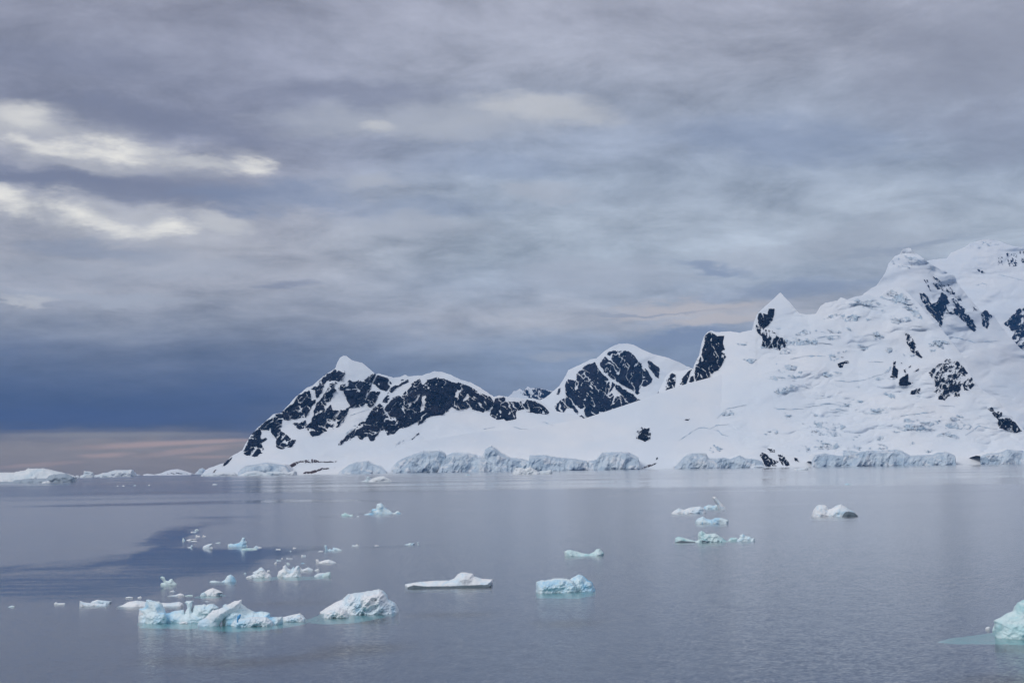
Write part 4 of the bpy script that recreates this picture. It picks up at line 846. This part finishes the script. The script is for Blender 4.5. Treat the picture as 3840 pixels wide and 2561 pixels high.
berg('iceberg', 'small bone-shaped berg, knobs at both ends, above the two-lobed block', 'iceberg', [('b', y9((241, 470), (241, 450), (252, 443), (272, 443), (320, 456), (355, 462), (378, 450), (390, 438), (402, 436), (421, 458), (420, 466)), 1700 + 470 / 1.2245, BERG_T, dict(thick=0.2, lump=0.25, rag=0.06))])

# --- centre and far centre
def Y4(y): return 1860 + y / 5.2275
berg('iceberg', 'berg with a smooth rounded head and grooved flank, far centre', 'iceberg', [
    ('body', y4((1025, 343), (1003, 285), (1020, 260), (1080, 240), (1100, 250), (1106, 200), (1108, 165), (1140, 145), (1200, 140), (1240, 165), (1280, 230), (1340, 260), (1400, 305), (1430, 330), (1440, 343)), Y4(345), BERG, dict(thick=0.25, lump=0.14, facet=.4)),
    ('tail', y4((1420, 343), (1440, 330), (1475, 325), (1485, 300), (1540, 287), (1592, 340)), Y4(346), BERG, dict(thick=0.3))])
berg('ice_piece', 'low ice chunk trailing off the left foot of the round-headed berg', 'ice chunk', [('b', y4((858, 362), (930, 340), (1000, 325), (1040, 345), (1052, 360)), Y4(364), BERG, dict(thick=0.25))])
berg('ice_piece', 'small peaked ice chunk with a thin right tail, left of the round-headed berg', 'ice chunk', [('b', y4((416, 392), (420, 350), (470, 342), (485, 313), (520, 335), (580, 365), (650, 356), (656, 376)), Y4(392), BERG_T, dict(thick=0.25))])
berg('ice_piece', 'U-shaped ice chunk with an upright post at its left end', 'ice chunk', [('b', y4((100, 1062), (82, 975), (90, 957), (130, 960), (142, 1020), (152, 1060), (190, 1028), (240, 1056), (256, 1005), (330, 1015), (360, 1022), (438, 1062)), Y4(1066), BERG, dict(thick=0.15, Rk=.5))])
berg('ice_floe', 'low white floe with an upturned left tip, left of centre', 'ice floe', [('b', y8((1797, 505), (1793, 460), (1825, 458), (1842, 490), (1900, 470), (1960, 461), (2010, 480), (2058, 502)), 1960 + 505 / 3.3586, BERG_W, dict(thick=0.2, lump=.3))])
def Y8(y): return 1960 + y / 3.3586
berg('iceberg', 'crumbly white cone-shaped berg, left of the notched white one', 'iceberg', [
    ('body', y8((950, 688), (985, 660), (1012, 650), (1000, 622), (1050, 600), (1085, 570), (1112, 558), (1150, 590), (1170, 622), (1220, 650), (1242, 682)), Y8(688), BERG_W, dict(thick=0.3, lump=0.34, rag=0.06, facet=.9)),
    ('ice_lump', y8((914, 692), (930, 675), (985, 660), (1030, 690)), Y8(693), BERG_W, dict(thick=0.3, lump=.4))],
    feet=[(y8((960, 680), (1200, 672), (1330, 660), (1320, 685), (1230, 700), (1060, 712)), 0.3)])
berg('iceberg', 'white berg with two sharp peaks and a notch between, left of centre', 'iceberg', [
    ('body', y8((1308, 665), (1330, 610), (1380, 575), (1378, 550), (1415, 528), (1442, 572), (1485, 590), (1520, 575), (1560, 538), (1590, 545), (1594, 620), (1612, 665)), Y8(680), BERG_W, dict(thick=0.28, lump=0.26, rag=0.035, facet=.7, Rk=.55)),
    ('rear_spike', y8((1480, 640), (1484, 585), (1512, 550), (1530, 575), (1535, 640)), Y8(660), BERG, dict(thick=0.3, dD=1.5))],
    feet=[(y8((1320, 665), (1600, 662), (1840, 665), (1880, 682), (1700, 695), (1450, 705)), 0.25)])
berg('ice_floe', 'low white floe directly behind the two-peaked berg', 'ice floe', [('b', y8((1600, 606), (1600, 560), (1625, 588), (1660, 575), (1700, 558), (1760, 585), (1765, 600)), Y8(606), BERG_W, dict(thick=0.25))])
berg('ice_floe', 'lens-shaped grey-white floe right of the two-peaked berg', 'ice floe', [
    ('floe', y8((1773, 668), (1820, 636), (1890, 628), (1925, 640), (1900, 672)), Y8(676), BERG_W, dict(thick=0.25)), ('ice_lump', y8((1870, 672), (1900, 638), (1935, 620), (1980, 620), (1984, 660)), Y8(677), BERG_T, dict(thick=0.3, lump=.15))])
berg('iceberg', 'small berg with a leaning horn on the dark slick at left', 'iceberg', [
    ('body', y8((684, 295), (690, 270), (720, 261), (760, 268), (830, 250), (858, 215), (868, 186), (902, 184), (902, 220), (934, 245), (925, 270), (940, 292)), Y8(297), BERG, dict(thick=0.22, lump=.26, facet=.7))])
berg('ice_piece', 'slanted white ice chunk on the dark slick, left of the horned berg', 'ice chunk', [('b', y8((368, 316), (382, 290), (450, 265), (492, 260), (480, 300), (500, 312)), Y8(318), BERG_W, dict(thick=0.25))])
berg('ice_floe', 'flat sliver of ice in front of the horned berg', 'ice floe', [('b', y8((862, 326), (940, 317), (1000, 318), (1058, 326), (1056, 335)), Y8(335), BERG_T, dict(thick=0.2))])
berg('ice_piece', 'small peaked ice chunk right of the horned berg', 'ice chunk', [('b', y8((1008, 312), (1030, 300), (1040, 284), (1060, 295), (1112, 308)), Y8(313), BERG_W, dict(thick=0.25))])
berg('ice_piece', 'two-pronged ice chunk at the lower edge of the dark slick', 'ice chunk', [('b', y1((592, 126), (598, 106), (632, 98), (590, 45), (610, 28), (636, 40), (650, 75), (680, 82), (705, 60), (722, 55), (740, 90), (772, 112)), Y1(124), BERG_T, dict(thick=0.2, Rk=.5))])
berg('ice_piece', 'shark-fin shaped ice chunk with a flat left foot', 'ice chunk', [('b', y1((1133, 92), (1150, 82), (1190, 78), (1260, 92), (1300, 70), (1330, 25), (1370, 11), (1405, 35), (1432, 88)), Y1(94), BERG, dict(thick=0.2, lump=.12, facet=.2))])
berg('ice_floe', 'smooth dome-backed white floe behind the ramp berg', 'ice floe', [
    ('floe', y1((1065, 243), (1075, 205), (1110, 180), (1170, 159), (1240, 185), (1282, 212), (1240, 235)), Y1(244), BERG_W, dict(thick=0.3, lump=.15)), ('ice_lump', y1((1032, 240), (1045, 215), (1080, 205), (1095, 245)), Y1(248), BERG, dict(thick=.35))],
    feet=[(y1((960, 240), (1100, 225), (1300, 215), (1320, 225), (1200, 250), (1000, 250)), 0.2)])
berg('ice_floe', 'thin low floe with a small hump, left of the dome-backed one', 'ice floe', [('b', y1((666, 246), (760, 235), (810, 217), (840, 225), (856, 243)), Y1(247), BERG_W, dict(thick=0.22))])
berg('ice_floe', 'sliver of ice between the thin humped floe and the dome-backed one', 'ice floe', [('b', y1((860, 245), (900, 234), (940, 235), (952, 243)), Y1(247), BERG_T, dict(thick=0.25))])
berg('ice_floe', 'cluster-shaped white floe left of the pillared berg', 'ice floe', [
    ('floe', y7((1168, 472), (1172, 405), (1195, 405), (1230, 420), (1320, 432), (1400, 440), (1490, 445), (1530, 445), (1560, 420), (1595, 468)), 2150 + 476 / 3.918, BERG_W, dict(thick=0.2, lump=.3)),
    ('rear_floe', y7((1320, 440), (1350, 410), (1425, 383), (1470, 390), (1560, 400), (1645, 410), (1620, 425)), 2150 + 440 / 3.918, BERG_W, dict(thick=0.25))])
berg('ice_piece', 'small ice chunk with a raised left end, alone at left', 'ice chunk', [('b', y7((793, 452), (800, 430), (822, 418), (850, 434), (955, 433), (958, 443)), 2150 + 452 / 3.918, BERG_W, dict(thick=0.2))])

# --- small brash ice: each piece of it floats by itself
SMALL = [
    (y7((118, 490), (180, 469), (222, 480), (215, 488)), 491, 0, 'tiny white ice piece nearest the left edge of the photo'),
    (y1((206, 270), (215, 258), (250, 254), (290, 260), (288, 270)), 0, 1, 'small oblong ice piece above the flat floe behind the pillared berg'),
    (y1((338, 266), (350, 258), (375, 249), (387, 262)), 0, 1, 'small round ice piece right of the oblong one above the flat floe'),
    (y1((1083, 308), (1100, 302), (1124, 308)), 0, 1, 'thin sliver of ice just above the ramp berg'),
    (y1((695, 196), (725, 190), (732, 175), (740, 194), (762, 197)), 0, 1, 'tiny ice splinter between the two-pronged chunk and thin humped floe'),
    (y8((218, 118), (225, 110), (285, 108), (288, 116)), 0, 2, 'thin ice sliver below the topmost brash piece on the dark slick'),
    (y8((268, 94), (285, 80), (300, 76), (320, 92)), 0, 2, 'topmost small ice piece where the dark slick narrows'),
    (y8((280, 172), (287, 148), (300, 160), (335, 166), (336, 172)), 0, 2, 'small dark-sided ice piece in the upper part of the dark slick'),
    (y8((366, 170), (375, 154), (390, 162), (412, 166)), 0, 2, 'small pointed ice piece right of the dark-sided one on the slick'),
    (y8((112, 222), (122, 187), (145, 215), (150, 222)), 0, 2, 'leftmost small upright ice piece on the dark slick'),
    (y8((165, 216), (200, 205), (250, 205), (285, 198), (290, 212), (230, 218)), 0, 2, 'ragged flat ice piece right of the upright one on the slick'),
    (y8((218, 230), (260, 220), (300, 226)), 0, 2, 'thin ice sliver just below the ragged flat piece on the slick'),
    (y8((528, 254), (560, 248), (590, 243), (592, 252)), 0, 2, 'small flat ice piece above and left of the horned berg'),
    (y8((180, 308), (215, 302), (225, 282), (245, 284), (245, 300), (240, 310)), 0, 2, 'small lumpy ice piece left of the slanted white chunk'),
    (y8((1272, 514), (1280, 500), (1300, 489), (1306, 514)), 0, 2, 'small upright ice piece above the gap between cone berg and two-peaked berg'),
    (y8((1424, 522), (1428, 500), (1440, 497), (1472, 520)), 0, 2, 'small wedge of ice just above the left peak of the two-peaked berg'),
    (y8((1610, 424), (1614, 402), (1640, 408), (1668, 408), (1672, 416)), 0, 2, 'small notched ice piece above and right of the two-peaked berg'),
    (y8((1424, 448), (1432, 438), (1445, 446), (1500, 448), (1504, 452)), 0, 2, 'thin flat ice piece above the two-peaked berg'),
    (y8((1296, 476), (1310, 465), (1325, 472), (1355, 470), (1355, 476)), 0, 2, 'small double-bumped ice piece above the cone-shaped berg'),
    (y8((1360, 450), (1370, 438), (1380, 448)), 0, 2, 'tiny ice crumb left of the thin flat piece above the two-peaked berg'),
    (y8((1178, 610), (1185, 596), (1210, 594), (1222, 612)), 0, 2, 'small ice lump behind the right flank of the cone-shaped berg'),
    (y8((888, 640), (900, 625), (912, 628), (920, 640)), 0, 2, 'tiny ice lump left of the cone-shaped berg'),
    (y8((1776, 600), (1800, 585), (1828, 574), (1842, 594)), 0, 2, 'small ice lump off the right end of the floe behind the two-peaked berg'),
    (y8((1290, 334), (1296, 324), (1320, 328), (1350, 324), (1352, 332)), 0, 2, 'tiny flat ice piece on the right arm of the dark slick'),
    (y8((1466, 358), (1475, 350), (1488, 356)), 0, 2, 'tiniest ice crumb below the right arm of the dark slick'),
    (y8((1828, 360), (1840, 350), (1885, 354), (1888, 359)), 0, 2, 'flat ice sliver at the foot of the U-shaped chunk'),
    (y8((2248, 292), (2256, 276), (2290, 284), (2310, 268), (2340, 284), (2338, 290)), 0, 2, 'ragged low ice piece right of the U-shaped chunk'),
    (y8((1604, 510), (1625, 502), (1658, 507)), 0, 2, 'tiny ice sliver right of the wedge above the two-peaked berg'),
    (y8((1505, 318), (1515, 308), (1545, 314), (1548, 319)), 0, 2, 'tiny ice piece right of the slick\'s flat one, left of the U-shaped chunk'),
    (y4((716, 400), (740, 383), (770, 392), (772, 400)), 0, 3, 'tiny flat ice piece between the peaked chunk and the round-headed berg'),
    (y4((1656, 948), (1720, 935), (1770, 912), (1800, 930), (1835, 915), (1862, 932), (1830, 946)), 0, 3, 'low two-bumped ice piece in the centre of the photo'),
    (y4((1908, 945), (1910, 898), (1924, 893), (1930, 920), (1942, 945)), 0, 3, 'tiny upright ice post right of the low two-bumped piece'),
    (y4((1068, 968), (1100, 960), (1165, 968)), 0, 3, 'faint ice sliver left of the low two-bumped piece'),
    (y4((962, 302), (980, 296), (1008, 302)), 0, 3, 'thin ice sliver touching the left shoulder of the round-headed berg'),
    (z7((1872, 628), (1885, 618), (1915, 624)), 0, 4, 'small white ice piece below the left mountain, on the far water'),
    (z7((1075, 640), (1085, 633), (1098, 638)), 0, 4, 'middle one of three tiny white specks on the far water at left'),
    (z7((1176, 636), (1188, 630), (1200, 635)), 0, 4, 'right-hand one of three tiny white specks on the far water at left'),
    (z7((1028, 640), (1036, 635), (1044, 640)), 0, 4, 'left-hand one of three tiny white specks on the far water at left'),
    (z7((1305, 634), (1315, 627), (1324, 633)), 0, 4, 'lone tiny white speck right of the three specks on the far water'),
    (z2((340, 1366), (360, 1357), (384, 1365)), 0, 5, 'small cyan ice piece on the calm water before the broad ice cliff'),
    (z5((1880, 1345), (1900, 1324), (1950, 1328), (2030, 1314), (2062, 1330), (2055, 1345)), 0, 6, 'flat cyan floe on the calm water before the longest ice cliff'),
    (z5((1352, 1318), (1390, 1290), (1500, 1288), (1562, 1312)), 0, 6, 'pale cyan floe against the shore beside the black rocks'),
    (y9((1526, 142), (1540, 136), (1556, 140)), 0, 7, 'tiny white ice speck on the far water at right'),
    (z2((1620, 1322), (1626, 1314), (1632, 1322)), 0, 5, 'tiny ice speck before the long level ice cliff'),
]
for i, (top, base, fr, lab) in enumerate(SMALL):
    b = max(p[1] for p in top) + 0.4
    berg('ice_piece', lab, 'ice chunk', [('p', top, b, BERG_W if i % 3 else BERG, dict(thick=0.28, lump=.3, rag=0.05))], group='small pieces of brash ice')

# --- far bergs and islands along the left horizon
def Y7(y): return 1550 + y / 2.351
berg('iceberg', 'huge flat-topped berg with a grey cliff face at the left edge, on the horizon', 'iceberg', [
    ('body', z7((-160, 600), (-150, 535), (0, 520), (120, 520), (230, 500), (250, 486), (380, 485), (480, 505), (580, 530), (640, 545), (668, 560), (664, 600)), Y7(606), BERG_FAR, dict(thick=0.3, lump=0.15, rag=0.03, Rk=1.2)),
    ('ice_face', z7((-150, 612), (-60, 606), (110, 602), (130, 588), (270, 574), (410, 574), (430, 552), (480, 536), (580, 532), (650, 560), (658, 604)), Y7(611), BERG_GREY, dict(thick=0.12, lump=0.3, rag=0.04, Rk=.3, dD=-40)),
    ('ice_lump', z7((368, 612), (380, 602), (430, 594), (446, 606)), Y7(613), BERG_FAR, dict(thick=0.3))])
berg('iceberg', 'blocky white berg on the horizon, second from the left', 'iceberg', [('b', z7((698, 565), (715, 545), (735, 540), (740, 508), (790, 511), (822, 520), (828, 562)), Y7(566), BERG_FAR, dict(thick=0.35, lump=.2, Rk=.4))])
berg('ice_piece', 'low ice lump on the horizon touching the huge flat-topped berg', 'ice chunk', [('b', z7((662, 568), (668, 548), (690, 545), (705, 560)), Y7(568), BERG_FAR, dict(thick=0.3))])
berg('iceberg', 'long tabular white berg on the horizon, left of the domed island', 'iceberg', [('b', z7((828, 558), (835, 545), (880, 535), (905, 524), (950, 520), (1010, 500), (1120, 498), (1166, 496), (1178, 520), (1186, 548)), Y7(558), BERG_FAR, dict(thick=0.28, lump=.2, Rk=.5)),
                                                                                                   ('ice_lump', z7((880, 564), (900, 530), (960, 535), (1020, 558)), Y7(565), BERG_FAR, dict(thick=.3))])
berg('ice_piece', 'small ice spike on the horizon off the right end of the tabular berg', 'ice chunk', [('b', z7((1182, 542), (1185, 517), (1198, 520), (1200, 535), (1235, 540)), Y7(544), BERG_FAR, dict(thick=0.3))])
isl = Layer('domed_island', z7((1365, 536), (1420, 526), (1470, 505), (1520, 494), (1560, 490), (1600, 498), (1640, 512), (1684, 534)), 17500, 18100, amp=20, jit=0.6, seed=91, step=1.2, rows=50, back=600)
isl.build(SNOW); tag(isl.obj, 'small snow-covered island with dark rock at its foot on the horizon', 'island')
patch('shore_rock', z7((1470, 531), (1500, 522), (1560, 520), (1600, 527), (1640, 525), (1660, 534), (1480, 536)), [isl], ROCK_B, isl.obj, snow=.3, seed=520, rag=2, nsc=.3, step=0.8, proud=4, rough=3)
isl2 = Layer('skerry', z7((1262, 538), (1300, 531), (1330, 533), (1362, 538)), 17500, 17700, amp=10, jit=0.5, seed=92, step=1.0, rows=20, back=300)
isl2.build(SNOW); tag(isl2.obj, 'thin low snowy skerry on the horizon left of the domed island', 'island')
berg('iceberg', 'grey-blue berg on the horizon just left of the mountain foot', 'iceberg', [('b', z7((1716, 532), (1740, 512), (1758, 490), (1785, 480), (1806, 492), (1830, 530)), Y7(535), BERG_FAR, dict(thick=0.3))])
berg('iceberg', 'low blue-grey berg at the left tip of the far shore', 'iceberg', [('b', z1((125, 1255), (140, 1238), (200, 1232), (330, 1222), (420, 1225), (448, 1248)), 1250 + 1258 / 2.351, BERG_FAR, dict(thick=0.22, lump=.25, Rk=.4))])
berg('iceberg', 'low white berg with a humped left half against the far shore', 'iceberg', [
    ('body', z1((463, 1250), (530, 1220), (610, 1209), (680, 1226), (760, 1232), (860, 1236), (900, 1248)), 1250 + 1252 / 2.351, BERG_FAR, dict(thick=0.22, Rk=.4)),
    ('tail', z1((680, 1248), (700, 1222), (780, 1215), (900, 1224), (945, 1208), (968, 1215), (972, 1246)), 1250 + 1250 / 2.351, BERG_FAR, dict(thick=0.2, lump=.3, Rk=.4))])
berg('iceberg', 'pale berg with a dark knob at its left end, on calm water below the mountain', 'iceberg', [
    ('body', z1((1600, 1306), (1640, 1276), (1700, 1260), (1740, 1257), (1780, 1278), (1814, 1302)), 1250 + 1307 / 2.351, BERG_FAR, dict(thick=0.25, lump=.2)),
    ('knob', z1((1534, 1306), (1560, 1298), (1582, 1290), (1586, 1262), (1608, 1260), (1625, 1280), (1640, 1305)), 1250 + 1307 / 2.351, BERG_FAR, dict(thick=0.2, lump=.35))])
berg('iceberg', 'low ridged white berg on calm water before the long level ice cliff', 'iceberg', [
    ('body', z2((753, 1352), (778, 1305), (830, 1300), (868, 1312), (910, 1293), (960, 1320), (1000, 1345)), 1200 + 1358 / 2.351, BERG_FAR, dict(thick=0.22, lump=.3, facet=.8)),
    ('tail', z2((980, 1350), (1000, 1330), (1040, 1328), (1100, 1318), (1108, 1345)), 1200 + 1355 / 2.351, BERG_FAR, dict(thick=0.22))])

# ------------------------------------------------------------------ the air
def build_haze():
    m, g, out = new_mat('haze_air')
    v = g.add('ShaderNodeVolumePrincipled')
    v.inputs['Color'].default_value = (0.10, 0.40, 1.0, 1); v.inputs['Density'].default_value = 1.5e-5; v.inputs['Anisotropy'].default_value = 0.0
    g.l.new(v.outputs[0], out.inputs['Volume'])
    a, b, c = (-27500, 27500), (-2500, 27000), (-8, 3700)
    V = np.array([[x, y, z] for x in a for y in b for z in c], float)
    Q = np.array([[0, 1, 3, 2], [4, 6, 7, 5], [0, 4, 5, 1], [2, 3, 7, 6], [0, 2, 6, 4], [1, 5, 7, 3]])
    o = mesh_obj('haze', V, Q, m, smooth=False); tag(o, kind='stuff')
build_haze()
print('script', round(time.time() - T0, 1), 's; tris', sum(len(o.data.polygons) * 2 for o in COL.objects if o.type == 'MESH'))
